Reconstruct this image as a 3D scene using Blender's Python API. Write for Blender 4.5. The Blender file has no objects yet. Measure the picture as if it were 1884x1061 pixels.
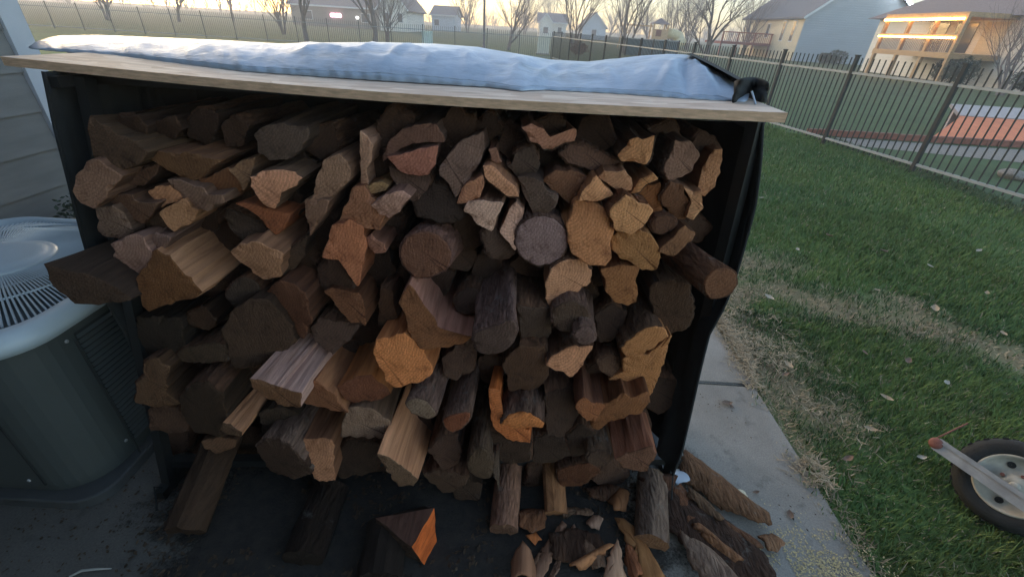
import bpy, bmesh, math, random
import numpy as np
from mathutils import Vector, Matrix, noise

random.seed(7)
SC = bpy.context.scene
R = math.radians

# ------------------------------------------------------------------ camera
PITCH, ROLL, CAM_H, FPX = 31.0, 3.5, 1.5, 800.0
cam_d = bpy.data.cameras.new('camera')
cam = bpy.data.objects.new('camera', cam_d)
SC.collection.objects.link(cam)
cam_d.sensor_width = 36.0
cam_d.lens = 36.0 * FPX / 1884.0
cam_d.clip_start = 0.02
cam_d.clip_end = 3000.0
CAM_M = Matrix.Translation((0, 0, CAM_H)) @ Matrix.Rotation(R(90 - PITCH), 4, 'X') @ Matrix.Rotation(R(ROLL), 4, 'Z')
cam.matrix_world = CAM_M
SC.camera = cam

# ------------------------------------------------------------------ sky, sun, exposure
SUN_EL, SUN_AZ = 6.0, -42.0          # degrees; azimuth measured from +Y towards +X
world = bpy.data.worlds.new('World')
SC.world = world
world.use_nodes = True
wn = world.node_tree
wn.nodes.clear()
sky = wn.nodes.new('ShaderNodeTexSky')
sky.sky_type = 'NISHITA'
sky.sun_disc = False
sky.sun_elevation = R(SUN_EL)
sky.sun_rotation = R(SUN_AZ)
sky.altitude = 100
sky.air_density = 0.8
sky.dust_density = 1.2
sky.ozone_density = 0.8
bg = wn.nodes.new('ShaderNodeBackground')
bg.inputs['Strength'].default_value = 0.15
wo = wn.nodes.new('ShaderNodeOutputWorld')
wn.links.new(sky.outputs[0], bg.inputs[0])
wn.links.new(bg.outputs[0], wo.inputs[0])
sun_d = bpy.data.lights.new('sun', 'SUN')
sun_d.energy = 0.12
sun_d.angle = R(20)
sun_d.color = (1.0, 0.80, 0.60)
sun = bpy.data.objects.new('sun', sun_d)
SC.collection.objects.link(sun)
sdir = Vector((math.sin(R(SUN_AZ)) * math.cos(R(SUN_EL)), math.cos(R(SUN_AZ)) * math.cos(R(SUN_EL)), math.sin(R(SUN_EL))))
sun.rotation_euler = sdir.to_track_quat('Z', 'Y').to_euler()
sun.location = sdir * 50
SC.view_settings.view_transform = 'Standard'
SC.view_settings.look = 'None'
SC.view_settings.gamma = 1.0
SC.view_settings.exposure = 2.4
SC.view_settings.use_curve_mapping = False
SC.cycles.max_bounces = 6
SC.cycles.use_denoising = True

# ------------------------------------------------------------------ helpers
COL = SC.collection
CAM_R = CAM_M.to_3x3()
def ray(x, y):
    return CAM_R @ Vector(((x - 942.0) / FPX, (530.5 - y) / FPX, -1.0))
def at_plane(x, y, n, c):
    d = ray(x, y); o = Vector((0, 0, CAM_H)); n = Vector(n)
    return o + d * ((c - n.dot(o)) / n.dot(d))
def at_y(x, y, Y): return at_plane(x, y, (0, 1, 0), Y)
def at_z(x, y, z=0.0): return at_plane(x, y, (0, 0, 1), z)
def at_x(x, y, X): return at_plane(x, y, (1, 0, 0), X)
def ground_at(px, Y):
    """ground point in column px at distance Y"""
    lo, hi = 60.0 + 0.061 * (px - 971) - 4, 1400.0
    for _ in range(60):
        m = (lo + hi) / 2
        d = ray(px, m)
        if d.z < 0 and at_z(px, m).y < Y: hi = m
        else: lo = m
    p = at_z(px, hi); return Vector((p.x, Y, 0))
def lin(c):
    return tuple(((v / 255) / 12.92 if v / 255 <= 0.04045 else ((v / 255 + 0.055) / 1.055) ** 2.4) for v in c)
def N3(p, s=1.0): return noise.noise(Vector(p) * s)

def mesh_obj(name, verts, faces, mat=None, parent=None, smooth=False, loc=None):
    me = bpy.data.meshes.new(name)
    me.from_pydata([tuple(v) for v in verts], [], faces)
    if smooth: me.polygons.foreach_set('use_smooth', [True] * len(me.polygons))
    me.update()
    return link(name, me, mat, parent, loc)
def link(name, me, mat=None, parent=None, loc=None):
    o = bpy.data.objects.new(name, me)
    COL.objects.link(o)
    if mat is not None and me is not None and len(me.materials) == 0: me.materials.append(mat)
    if parent is not None: o.parent = parent
    if loc is not None: o.location = loc
    return o
def tag(o, label=None, cat=None, group=None, kind=None):
    if label: o['label'] = label
    if cat: o['category'] = cat
    if group: o['group'] = group
    if kind: o['kind'] = kind
    return o
def thing(name, label, cat, loc=(0, 0, 0), rz=0.0, group=None):
    o = bpy.data.objects.new(name, None)
    o.empty_display_size = 0.1
    COL.objects.link(o); o.location = loc; o.rotation_euler = (0, 0, rz)
    return tag(o, label, cat, group)

class MB:
    def __init__(s): s.v = []; s.f = []
    def box(s, a, b, m=None):
        x0, y0, z0 = a; x1, y1, z1 = b; n = len(s.v)
        vs = [Vector(p) for p in ((x0,y0,z0),(x1,y0,z0),(x1,y1,z0),(x0,y1,z0),(x0,y0,z1),(x1,y0,z1),(x1,y1,z1),(x0,y1,z1))]
        if m: vs = [m @ v for v in vs]
        s.v += vs
        s.f += [(n,n+3,n+2,n+1),(n+4,n+5,n+6,n+7),(n,n+1,n+5,n+4),(n+1,n+2,n+6,n+5),(n+2,n+3,n+7,n+6),(n+3,n,n+4,n+7)]
        return s
    def bar(s, p, q, w, h=None, up=(0, 0, 1)):
        p, q = Vector(p), Vector(q); h = h or w; d = (q - p); L = d.length; d.normalize()
        sd = d.cross(Vector(up))
        if sd.length < 1e-4: sd = d.cross(Vector((0, 1, 0)))
        sd.normalize(); u = sd.cross(d); n = len(s.v)
        for e in (p, q):
            for a, b in ((-1,-1),(1,-1),(1,1),(-1,1)): s.v.append(e + sd * a * w / 2 + u * b * h / 2)
        s.f += [(n,n+1,n+2,n+3),(n+7,n+6,n+5,n+4)] + [(n+i, n+4+i, n+4+(i+1)%4, n+(i+1)%4) for i in range(4)]
        return s
    def tube(s, pts, rad, k=8, cap=True):
        pts = [Vector(p) for p in pts]; n0 = len(s.v)
        if not hasattr(rad, '__len__'): rad = [rad] * len(pts)
        ref = Vector((0.31, 0.17, 0.93))
        for i, p in enumerate(pts):
            d = (pts[min(i+1, len(pts)-1)] - pts[max(i-1, 0)]).normalized()
            a = d.cross(ref)
            if a.length < 1e-3: a = d.cross(Vector((1, 0, 0)))
            a.normalize(); b = d.cross(a)
            for j in range(k):
                t = 2 * math.pi * j / k
                s.v.append(p + (a * math.cos(t) + b * math.sin(t)) * rad[i])
        for i in range(len(pts) - 1):
            for j in range(k):
                a0 = n0 + i * k + j; b0 = n0 + i * k + (j + 1) % k
                s.f.append((a0, b0, b0 + k, a0 + k))
        if cap:
            s.f.append(tuple(n0 + j for j in range(k - 1, -1, -1)))
            s.f.append(tuple(n0 + (len(pts) - 1) * k + j for j in range(k)))
        return s
    def poly(s, pts):
        n = len(s.v); s.v += [Vector(p) for p in pts]; s.f.append(tuple(range(n, n + len(pts)))); return s
    def prism(s, pts, off):
        n = len(s.v); k = len(pts); off = Vector(off)
        s.v += [Vector(p) for p in pts] + [Vector(p) + off for p in pts]
        s.f.append(tuple(range(n + k - 1, n - 1, -1))); s.f.append(tuple(range(n + k, n + 2 * k)))
        s.f += [(n+i, n+(i+1)%k, n+k+(i+1)%k, n+k+i) for i in range(k)]
        return s
    def lathe(s, prof, m=None, k=32):
        n = len(s.v)
        for r, z in prof:
            for j in range(k):
                t = 2 * math.pi * j / k
                p = Vector((r * math.cos(t), r * math.sin(t), z)); s.v.append(m @ p if m else p)
        for i in range(len(prof) - 1):
            for j in range(k):
                a0 = n + i * k + j; b0 = n + i * k + (j + 1) % k
                s.f.append((a0, b0, b0 + k, a0 + k))
        return s
    def grid(s, rows):
        n = len(s.v); w = len(rows[0])
        for r in rows: s.v += [Vector(p) for p in r]
        for i in range(len(rows) - 1):
            for j in range(w - 1):
                a = n + i * w + j; s.f.append((a, a + 1, a + w + 1, a + w))
        return s
    def build(s, name, mat, parent=None, smooth=False, loc=None):
        return mesh_obj(name, s.v, s.f, mat, parent, smooth, loc)

# ------------------------------------------------------------------ materials
def newmat(name):
    m = bpy.data.materials.new(name); m.use_nodes = True
    nt = m.node_tree; b = nt.nodes['Principled BSDF']
    return m, nt, b
def nd(nt, typ, **kw):
    n = nt.nodes.new(typ)
    for k, v in kw.items():
        if k in n.inputs: n.inputs[k].default_value = v
        else: setattr(n, k, v)
    return n
def coords(nt, scale=(1, 1, 1), space='Object'):
    tc = nd(nt, 'ShaderNodeTexCoord'); mp = nd(nt, 'ShaderNodeMapping'); mp.inputs['Scale'].default_value = scale
    nt.links.new(tc.outputs[space], mp.inputs['Vector']); return mp.outputs[0]
def mixc(nt, fac, a, b, mode='MIX'):
    n = nd(nt, 'ShaderNodeMix', data_type='RGBA', blend_type=mode)
    for i, v in ((0, fac), (6, a), (7, b)):
        if hasattr(v, 'is_linked') or hasattr(v, 'links'): nt.links.new(v, n.inputs[i])
        elif i == 0: n.inputs[0].default_value = v
        else: n.inputs[i].default_value = (*v[:3], 1)
    return n.outputs[2]
def ramp(nt, fac, stops):
    n = nd(nt, 'ShaderNodeValToRGB'); e = n.color_ramp.elements
    while len(e) < len(stops): e.new(0.5)
    for i, (p, c) in enumerate(stops):
        e[i].position = p; e[i].color = (*c, 1) if len(c) == 3 else c
    nt.links.new(fac, n.inputs[0]); return n.outputs[0]
def noise_tex(nt, vec, scale, detail=4, rough=0.55, dist=0.0):
    n = nd(nt, 'ShaderNodeTexNoise', Scale=scale, Detail=detail, Roughness=rough, Distortion=dist)
    nt.links.new(vec, n.inputs['Vector']); return n.outputs['Fac']
def bump(nt, b, h, strength=0.4, dist=0.01):
    n = nd(nt, 'ShaderNodeBump', Strength=strength, Distance=dist)
    nt.links.new(h, n.inputs['Height']); nt.links.new(n.outputs[0], b.inputs['Normal'])
def grey(a): return (a, a, a)
def simple(name, col, rough=0.6, var=0.25, scale=8.0, bstr=0.15, metal=0.0, stretch=(1, 1, 1), bd=0.004, space='Object'):
    m, nt, b = newmat(name)
    v = coords(nt, stretch, space)
    f = noise_tex(nt, v, scale, 6)
    c = ramp(nt, f, [(0.25, tuple(x * (1 - var) for x in col)), (0.75, tuple(min(1, x * (1 + var)) for x in col))])
    nt.links.new(c, b.inputs['Base Color'])
    b.inputs['Roughness'].default_value = rough; b.inputs['Metallic'].default_value = metal
    if bstr: bump(nt, b, noise_tex(nt, v, scale * 5, 4), bstr, bd)
    return m
def emis(name, col, s):
    m, nt, b = newmat(name)
    b.inputs['Base Color'].default_value = (*col, 1)
    b.inputs['Emission Color'].default_value = (*col, 1); b.inputs['Emission Strength'].default_value = s
    return m

M = {}
# --- firewood: colour of each piece comes from the object itself
def wood_end():
    m, nt, b = newmat('cut end grain')
    oi = nd(nt, 'ShaderNodeObjectInfo')
    tc = nd(nt, 'ShaderNodeTexCoord')
    off = nd(nt, 'ShaderNodeVectorMath', operation='MULTIPLY_ADD')
    rnd = nd(nt, 'ShaderNodeCombineXYZ'); nt.links.new(oi.outputs['Random'], rnd.inputs[0]); nt.links.new(oi.outputs['Random'], rnd.inputs[2])
    nt.links.new(rnd.outputs[0], off.inputs[0]); off.inputs[1].default_value = (0.09, 0, -0.08); nt.links.new(tc.outputs['Object'], off.inputs[2])
    v = off.outputs[0]
    wv = nd(nt, 'ShaderNodeTexWave', wave_type='RINGS', rings_direction='Y', Scale=38.0, Distortion=2.2, Detail=3.0)
    wv.inputs['Detail Scale'].default_value = 1.5
    nt.links.new(v, wv.inputs['Vector'])
    n1 = noise_tex(nt, v, 15, 8, 0.72, 0.4)
    n2 = noise_tex(nt, v, 180, 3, 0.6)
    c = mixc(nt, 1.0, oi.outputs['Color'], ramp(nt, wv.outputs['Fac'], [(0.1, (0.88, 0.86, 0.83)), (0.8, (1.05, 1.05, 1.04))]), 'MULTIPLY')
    c = mixc(nt, 1.0, c, ramp(nt, n1, [(0.30, (0.42, 0.35, 0.30)), (0.47, (0.95, 0.93, 0.9)), (0.6, (1.05, 1.04, 1.02)), (0.78, (1.28, 1.22, 1.15))]), 'MULTIPLY')
    c = mixc(nt, 1.0, c, ramp(nt, n2, [(0.3, grey(0.82)), (0.7, grey(1.12))]), 'MULTIPLY')
    rm = nd(nt, 'ShaderNodeMapping'); rm.inputs['Rotation'].default_value = (R(90), 0, 0); nt.links.new(v, rm.inputs['Vector'])
    gr_ = nd(nt, 'ShaderNodeTexGradient', gradient_type='RADIAL'); nt.links.new(rm.outputs[0], gr_.inputs[0])
    rn1 = nd(nt, 'ShaderNodeTexNoise', noise_dimensions='2D', Scale=1.0, Detail=2.0)
    cb = nd(nt, 'ShaderNodeCombineXYZ'); sc_ = nd(nt, 'ShaderNodeMath', operation='MULTIPLY'); sc_.inputs[1].default_value = 34.0
    nt.links.new(gr_.outputs['Fac'], sc_.inputs[0]); nt.links.new(sc_.outputs[0], cb.inputs[0])
    s2_ = nd(nt, 'ShaderNodeMath', operation='MULTIPLY_ADD'); s2_.inputs[1].default_value = 0.6; nt.links.new(n1, s2_.inputs[0]); nt.links.new(oi.outputs['Random'], s2_.inputs[2]); nt.links.new(s2_.outputs[0], cb.inputs[1]); nt.links.new(cb.outputs[0], rn1.inputs['Vector'])
    c = mixc(nt, 1.0, c, ramp(nt, rn1.outputs['Fac'], [(0.225, (0.34, 0.27, 0.22)), (0.285, grey(1.0))]), 'MULTIPLY')
    nt.links.new(c, b.inputs['Base Color']); b.inputs['Roughness'].default_value = 0.85
    b.inputs['Specular IOR Level'].default_value = 0.25
    vm = nd(nt, 'ShaderNodeMapping'); vm.inputs['Scale'].default_value = (260, 1, 30); vm.inputs['Rotation'].default_value = (0, .5, 0); nt.links.new(v, vm.inputs['Vector'])
    n3 = noise_tex(nt, vm.outputs[0], 1.0, 3, 0.6)
    ad = nd(nt, 'ShaderNodeMath', operation='ADD'); nt.links.new(n2, ad.inputs[0]); nt.links.new(n3, ad.inputs[1])
    ad2 = nd(nt, 'ShaderNodeMath', operation='ADD'); nt.links.new(ad.outputs[0], ad2.inputs[0]); nt.links.new(n1, ad2.inputs[1])
    bump(nt, b, ad2.outputs[0], 0.6, 0.006)
    return m
def wood_split():
    m, nt, b = newmat('split wood grain')
    oi = nd(nt, 'ShaderNodeObjectInfo')
    v = coords(nt, (55, 3.0, 55)); n1 = noise_tex(nt, v, 1.0, 7, 0.65, 0.6)
    v2 = coords(nt, (9, 1.6, 9)); n2 = noise_tex(nt, v2, 1.0, 5, 0.6)
    c = mixc(nt, 1.0, oi.outputs['Color'], ramp(nt, n1, [(0.28, (0.52, 0.47, 0.43)), (0.55, grey(1.0)), (0.8, (1.25, 1.2, 1.15))]), 'MULTIPLY')
    c = mixc(nt, 1.0, c, ramp(nt, n2, [(0.3, (0.62, 0.58, 0.55)), (0.6, grey(1.08))]), 'MULTIPLY')
    nt.links.new(c, b.inputs['Base Color']); b.inputs['Roughness'].default_value = 0.85
    b.inputs['Specular IOR Level'].default_value = 0.25
    bump(nt, b, n1, 0.7, 0.008)
    return m
def bark_mat():
    m, nt, b = newmat('rough bark')
    oi = nd(nt, 'ShaderNodeObjectInfo')
    v = coords(nt, (48, 11, 48)); n1 = noise_tex(nt, v, 1.0, 7, 0.7, 1.0)
    vo = nd(nt, 'ShaderNodeTexVoronoi', feature='DISTANCE_TO_EDGE', Scale=1.0)
    v3 = coords(nt, (60, 18, 60)); nt.links.new(v3, vo.inputs['Vector'])
    n2 = noise_tex(nt, coords(nt, (14, 14, 14)), 1.0, 6, 0.7)
    c = mixc(nt, 1.0, oi.outputs['Color'], ramp(nt, n1, [(0.3, (0.35, 0.32, 0.30)), (0.55, grey(1.0)), (0.78, (1.5, 1.45, 1.42))]), 'MULTIPLY')
    c = mixc(nt, ramp(nt, n2, [(0.60, grey(0)), (0.72, grey(0.45))]), c, (0.20, 0.20, 0.18))
    nt.links.new(c, b.inputs['Base Color']); b.inputs['Roughness'].default_value = 0.92
    b.inputs['Specular IOR Level'].default_value = 0.2
    ma = nd(nt, 'ShaderNodeMath', operation='ADD'); nt.links.new(n1, ma.inputs[0])
    mu = nd(nt, 'ShaderNodeMath', operation='MULTIPLY'); mu.inputs[1].default_value = 1.2
    nt.links.new(vo.outputs['Distance'], mu.inputs[0]); nt.links.new(mu.outputs[0], ma.inputs[1])
    bump(nt, b, ma.outputs[0], 0.9, 0.012)
    return m
M['end'], M['split'], M['bark'] = wood_end(), wood_split(), bark_mat()

def concrete(name, base=0.36, stain=0.5):
    m, nt, b = newmat(name)
    v = coords(nt, (1, 1, 1), 'Object')
    n1 = noise_tex(nt, v, 2.2, 6, 0.65); n2 = noise_tex(nt, v, 160, 3, 0.7); n3 = noise_tex(nt, v, 11, 5, 0.6)
    c = ramp(nt, n1, [(0.3, (base * 0.76, base * 0.66, base * 0.56)), (0.7, (base * 1.20, base * 1.06, base * 0.92))])
    c = mixc(nt, 1.0, c, ramp(nt, n2, [(0.3, grey(0.72)), (0.65, grey(1.1))]), 'MULTIPLY')
    c = mixc(nt, 1.0, c, ramp(nt, n3, [(0.25, grey(stain)), (0.42, grey(1.0))]), 'MULTIPLY')
    nt.links.new(c, b.inputs['Base Color']); b.inputs['Roughness'].default_value = 0.9
    bump(nt, b, n2, 0.35, 0.003)
    return m
M['concrete'] = concrete('patio concrete', 0.27, 0.5); M['concrete_shaded'] = concrete('shade darkened concrete', 0.10, 0.5)  # left slabs: shade from house and rack put into a darker colour

def osb():
    m, nt, b = newmat('weathered chipboard')
    v = coords(nt, (9, 26, 9))
    vo = nd(nt, 'ShaderNodeTexVoronoi', Scale=1.6, Randomness=1.0); nt.links.new(v, vo.inputs['Vector'])
    n1 = noise_tex(nt, coords(nt, (6, 60, 60)), 1.0, 5, 0.65)
    hs = nd(nt, 'ShaderNodeSeparateColor'); nt.links.new(vo.outputs['Color'], hs.inputs[0])
    c = ramp(nt, hs.outputs[0], [(0.0, (0.46, 0.33, 0.25)), (0.5, (0.58, 0.44, 0.35)), (1.0, (0.68, 0.55, 0.45))])
    c = mixc(nt, 1.0, c, ramp(nt, n1, [(0.3, grey(0.75)), (0.7, grey(1.1))]), 'MULTIPLY')
    nt.links.new(c, b.inputs['Base Color']); b.inputs['Roughness'].default_value = 0.75
    bump(nt, b, n1, 0.25, 0.003)
    return m
M['osb'] = osb()
M['osb_edge'] = simple('sawn chipboard edge', (0.64, 0.40, 0.26), 0.9, 0.3, 30, 0.4, stretch=(1, 1, 6))
def tarp():
    m, nt, b = newmat('silver poly sheet')
    n1 = noise_tex(nt, coords(nt, (7, 7, 7)), 1.0, 4, 0.5); n2 = noise_tex(nt, coords(nt, (1, 1, 1)), 900, 1, 0.5)
    c = ramp(nt, n1, [(0.3, (0.34, 0.39, 0.48)), (0.7, (0.40, 0.45, 0.54))])
    nt.links.new(c, b.inputs['Base Color']); b.inputs['Roughness'].default_value = 0.38; b.inputs['Metallic'].default_value = 0.25
    dv = nd(nt, 'ShaderNodeVectorMath', operation='MULTIPLY_ADD'); nz = nd(nt, 'ShaderNodeTexNoise', Scale=6.0, Detail=3.0); cv_ = coords(nt); nt.links.new(cv_, nz.inputs['Vector'])
    nt.links.new(nz.outputs['Color'], dv.inputs[0]); dv.inputs[1].default_value = (.16, .16, .16); nt.links.new(cv_, dv.inputs[2])
    vo = nd(nt, 'ShaderNodeTexVoronoi', feature='DISTANCE_TO_EDGE', Scale=7.0); nt.links.new(dv.outputs[0], vo.inputs['Vector'])
    cre = ramp(nt, vo.outputs['Distance'], [(0.0, grey(0.10)), (0.06, grey(0.03)), (0.25, grey(0.0))])
    n4 = noise_tex(nt, coords(nt, (3, 9, 9)), 1.0, 6, 0.7)
    ad = nd(nt, 'ShaderNodeMath', operation='ADD'); nt.links.new(cre, ad.inputs[0]); nt.links.new(n4, ad.inputs[1])
    dirt = mixc(nt, 1.0, c, ramp(nt, n4, [(0.32, (.72, .70, .66)), (0.5, grey(1.0))]), 'MULTIPLY'); nt.links.new(dirt, b.inputs['Base Color'])
    bump(nt, b, ad.outputs[0], 0.55, 0.010)
    return m
M['tarp'] = tarp()
M['seam'] = simple('hem stitching', (0.38, 0.42, 0.49), 0.6, 0.1)
M['black_cloth'] = simple('black cover cloth', (0.014, 0.014, 0.014), 0.95, 0.3, 12, 0.3)
M['black_metal'] = simple('black powder coated steel', (0.012, 0.012, 0.012), 0.45, 0.2, 20, 0.1)
M['siding'] = simple('grey lap siding paint', (0.20, 0.185, 0.172), 0.75, 0.16, 7, 0.25, stretch=(1, 0.5, 3))
M['trim'] = simple('pale trim paint', (0.50, 0.50, 0.53), 0.65, 0.05, 6, 0.1)
M['ac_paint'] = simple('grey green metal casing', (0.056, 0.062, 0.060), 0.5, 0.1, 4, 0.08)
M['ac_top'] = simple('pale metal casing top', (0.44, 0.49, 0.53), 0.40, 0.08, 5, 0.05)
M['ac_dark'] = simple('dark louvre interior', (0.018, 0.02, 0.02), 0.8, 0.1)
M['badge'] = simple('embossed badge', (0.22, 0.23, 0.23), 0.4, 0.05)
M['rubber'] = simple('black rubber', (0.012, 0.012, 0.012), 0.8, 0.4, 30, 0.4)
M['cream_rim'] = simple('cream painted steel', (0.44, 0.40, 0.33), 0.6, 0.45, 14, 0.3)
M['grey_strut'] = simple('galvanised strut', (0.36, 0.35, 0.35), 0.5, 0.3, 18, 0.2, 0.3)
M['rust_red'] = simple('rusty red bracket', (0.20, 0.07, 0.05), 0.7, 0.35, 25, 0.3)
M['rail_light'] = simple('fence rail', (0.22, 0.24, 0.25), 0.5, 0.15)
M['fence_black'] = simple('black fence paint', (0.016, 0.018, 0.018), 0.8, 0.2)
M['fence_far'] = simple('haze tinted fence paint', (0.10, 0.10, 0.095), 0.8, 0.2)  # distant black fence greyed, haze put into its colour
M['bulb_warm'] = emis('warm bulb', (1.0, 0.50, 0.12), 4.0)
M['bulb_white'] = emis('white bulb', (0.85, 0.95, 1.0), 7.0)
M['bulb_pink'] = emis('pink bulb', (1.0, 0.55, 0.75), 6.0)
M['glass'] = simple('dim window glass', (0.05, 0.06, 0.08), 0.12, 0.1, 3, 0)
M['win_warm'] = emis('lit window', (1.0, 0.62, 0.28), 0.35)
M['white_paper'] = simple('white paper', (0.75, 0.76, 0.8), 0.7, 0.05)
M['foam'] = simple('cream fungus', (0.55, 0.47, 0.33), 0.9, 0.2, 60, 0.6)
M['plastic'] = simple('pale clear plastic', (0.45, 0.47, 0.52), 0.3, 0.2)
def lap(name, col, pitch=0.2):
    m, nt, b = newmat(name)
    sx = nd(nt, 'ShaderNodeSeparateXYZ'); tc = nd(nt, 'ShaderNodeTexCoord'); nt.links.new(tc.outputs['Object'], sx.inputs[0])
    mu = nd(nt, 'ShaderNodeMath', operation='MULTIPLY'); mu.inputs[1].default_value = 1 / pitch; nt.links.new(sx.outputs[2], mu.inputs[0])
    fr = nd(nt, 'ShaderNodeMath', operation='FRACT'); nt.links.new(mu.outputs[0], fr.inputs[0])
    n1 = noise_tex(nt, coords(nt, (0.4, 0.4, 1.5)), 1.0, 4)
    c = mixc(nt, 1.0, ramp(nt, n1, [(0.3, tuple(x * 0.9 for x in col)), (0.7, tuple(x * 1.05 for x in col))]), ramp(nt, fr.outputs[0], [(0.0, grey(0.8)), (0.12, grey(1.0))]), 'MULTIPLY')
    nt.links.new(c, b.inputs['Base Color']); b.inputs['Roughness'].default_value = 0.75
    bump(nt, b, fr.outputs[0], 0.5, 0.02)
    return m
M['lap_grey'] = lap('blue grey lap siding', (0.36, 0.39, 0.43))
M['lap_cream'] = lap('cream lap siding', (0.62, 0.52, 0.37))
M['lap_white'] = lap('off white lap siding', (0.66, 0.63, 0.58))
M['lap_tan'] = lap('brown lap siding', (0.26, 0.21, 0.18))
M['lap_blue'] = lap('pale blue lap siding', (0.46, 0.51, 0.58))
M['shingle'] = simple('grey shingles', (0.13, 0.125, 0.14), 0.9, 0.3, 14, 0.5, bd=0.02)
M['shingle_brown'] = simple('mauve brown shingles', (0.19, 0.15, 0.145), 0.9, 0.25, 14, 0.5, bd=0.02)
M['deck_wood'] = simple('cedar deck boards', (0.42, 0.27, 0.14), 0.8, 0.3, 6, 0.3, stretch=(1, 1, 3))
M['red_wood'] = simple('red stained deck', (0.22, 0.06, 0.045), 0.8, 0.3, 6, 0.3)
M['fascia'] = simple('white fascia', (0.62, 0.62, 0.63), 0.6, 0.05)
M['tree_bark'] = simple('bare tree bark', (0.15, 0.128, 0.125), 0.95, 0.3, 9, 0.4, stretch=(1, 1, 0.3))
M['shrub'] = simple('evergreen shrub leaves', (0.045, 0.06, 0.035), 0.8, 0.4, 6, 0)
M['rust_shrub'] = simple('rust shrub twigs', (0.14, 0.065, 0.045), 0.9, 0.4, 6, 0)
M['brick'] = simple('red brick', (0.22, 0.085, 0.06), 0.9, 0.3, 14, 0.5)
M['orange'] = simple('orange painted panel', (0.72, 0.21, 0.09), 0.7, 0.12, 5, 0.15)
M['pale_panel'] = simple('pale pinkish panel', (0.46, 0.38, 0.37), 0.75, 0.1, 5, 0.15)
M['gravel'] = simple('grey gravel', (0.27, 0.235, 0.205), 0.95, 0.4, 45, 0.8, bd=0.02)
M['tan_wood'] = simple('tan playset timber', (0.52, 0.33, 0.18), 0.8, 0.2)
M['slide_cream'] = simple('cream plastic slide', (0.62, 0.52, 0.30), 0.45, 0.08)
M['teal'] = simple('dark teal sheet', (0.05, 0.10, 0.12), 0.6, 0.2)
M['cab_green'] = simple('pale green utility box paint', (0.45, 0.55, 0.52), 0.6, 0.1)
M['cab_tan'] = simple('tan utility box', (0.48, 0.45, 0.38), 0.6, 0.1)

# lawn: geometry-driven colour attribute says where the turf is dead, noise does the rest
def attr_mat(name, rough=0.9, detail=True):
    m, nt, b = newmat(name)
    a = nd(nt, 'ShaderNodeAttribute', attribute_name='turf')
    c = a.outputs['Color']
    if detail:
        v = coords(nt)
        n1 = noise_tex(nt, v, 55, 5, 0.7); n2 = noise_tex(nt, v, 0.7, 5, 0.6)
        c = mixc(nt, 1.0, c, ramp(nt, n1, [(0.3, grey(0.55)), (0.7, grey(1.3))]), 'MULTIPLY')
        c = mixc(nt, 1.0, c, ramp(nt, n2, [(0.3, (0.85, 0.82, 0.8)), (0.7, (1.1, 1.12, 1.05))]), 'MULTIPLY')
        bump(nt, b, n1, 0.6, 0.02)
    nt.links.new(c, b.inputs['Base Color']); b.inputs['Roughness'].default_value = rough
    b.inputs['Specular IOR Level'].default_value = 0.2
    return m
M['turf'] = attr_mat('turf soil'); M['blade'] = attr_mat('grass blades', 0.75, False)
# ================================================================== SETTING
GZ = -0.015
DEAD = [  # strips of dead, straw-coloured turf (world polylines, half width)
    ([(1.30, 2.3), (1.40, 1.8), (1.45, 1.45)], 0.17),
    ([(1.3, 2.75), (1.9, 2.75), (2.3, 2.6), (2.7, 2.35), (3.1, 2.0), (3.6, 1.7)], 0.22),
    ([(1.2, 2.35), (1.45, 2.2), (1.55, 1.9)], 0.2),
    ([(1.2, 3.2), (1.9, 3.05)], 0.3),
]
def dead_amount(x, y):
    best = 0.0
    for pts, w in DEAD:
        for a, b in zip(pts, pts[1:]):
            ax, ay = a; bx, by = b; dx, dy = bx - ax, by - ay
            t = max(0, min(1, ((x - ax) * dx + (y - ay) * dy) / (dx * dx + dy * dy)))
            d = math.hypot(x - ax - t * dx, y - ay - t * dy)
            best = max(best, 1.0 - d / (w * 1.9))
    n = N3((x * 2.3, y * 2.3, 3.1)) * 0.45 + N3((x * 9, y * 9, 7.7)) * 0.3
    if best > 0: best = max(0.0, min(.82, best * .85 + n * 1.6))
    return max(best, max(0.0, min(0.7, (n - 0.36) * 2.0)))
def turf_colour(x, y):
    d = dead_amount(x, y) if (x > 0.8 and 0 < y < 8) else 0.0
    g = 0.5 + 0.5 * N3((x * 0.9, y * 0.9, 0.3))
    far = min(1.0, max(0.0, (y - 14) / 20))
    g2 = .5 + .5 * N3((x * 3.1, y * 3.1, 6.3)); g3 = max(0, N3((x * .55, y * .55, 9.1)))
    green = Vector((0.066 + 0.050 * g + .06 * g3 * g2, 0.126 + 0.046 * g + .02 * g3, 0.046)).lerp(Vector((0.085, 0.092, 0.048)), far * 0.75)
    if x > 5.6 and y < 30: green = green.lerp(Vector((0.075, 0.10, 0.055)), 0.7)
    if y < 1.1 and x > 1.3: green = green.lerp(Vector((0.13, 0.12, 0.03)), max(0, min(0.6, (1.0 - y) * 1.6 + 0.4 * N3((x * 3, y * 3, 5)))))
    return green.lerp(Vector((0.235, 0.175, 0.115)), d)

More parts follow.
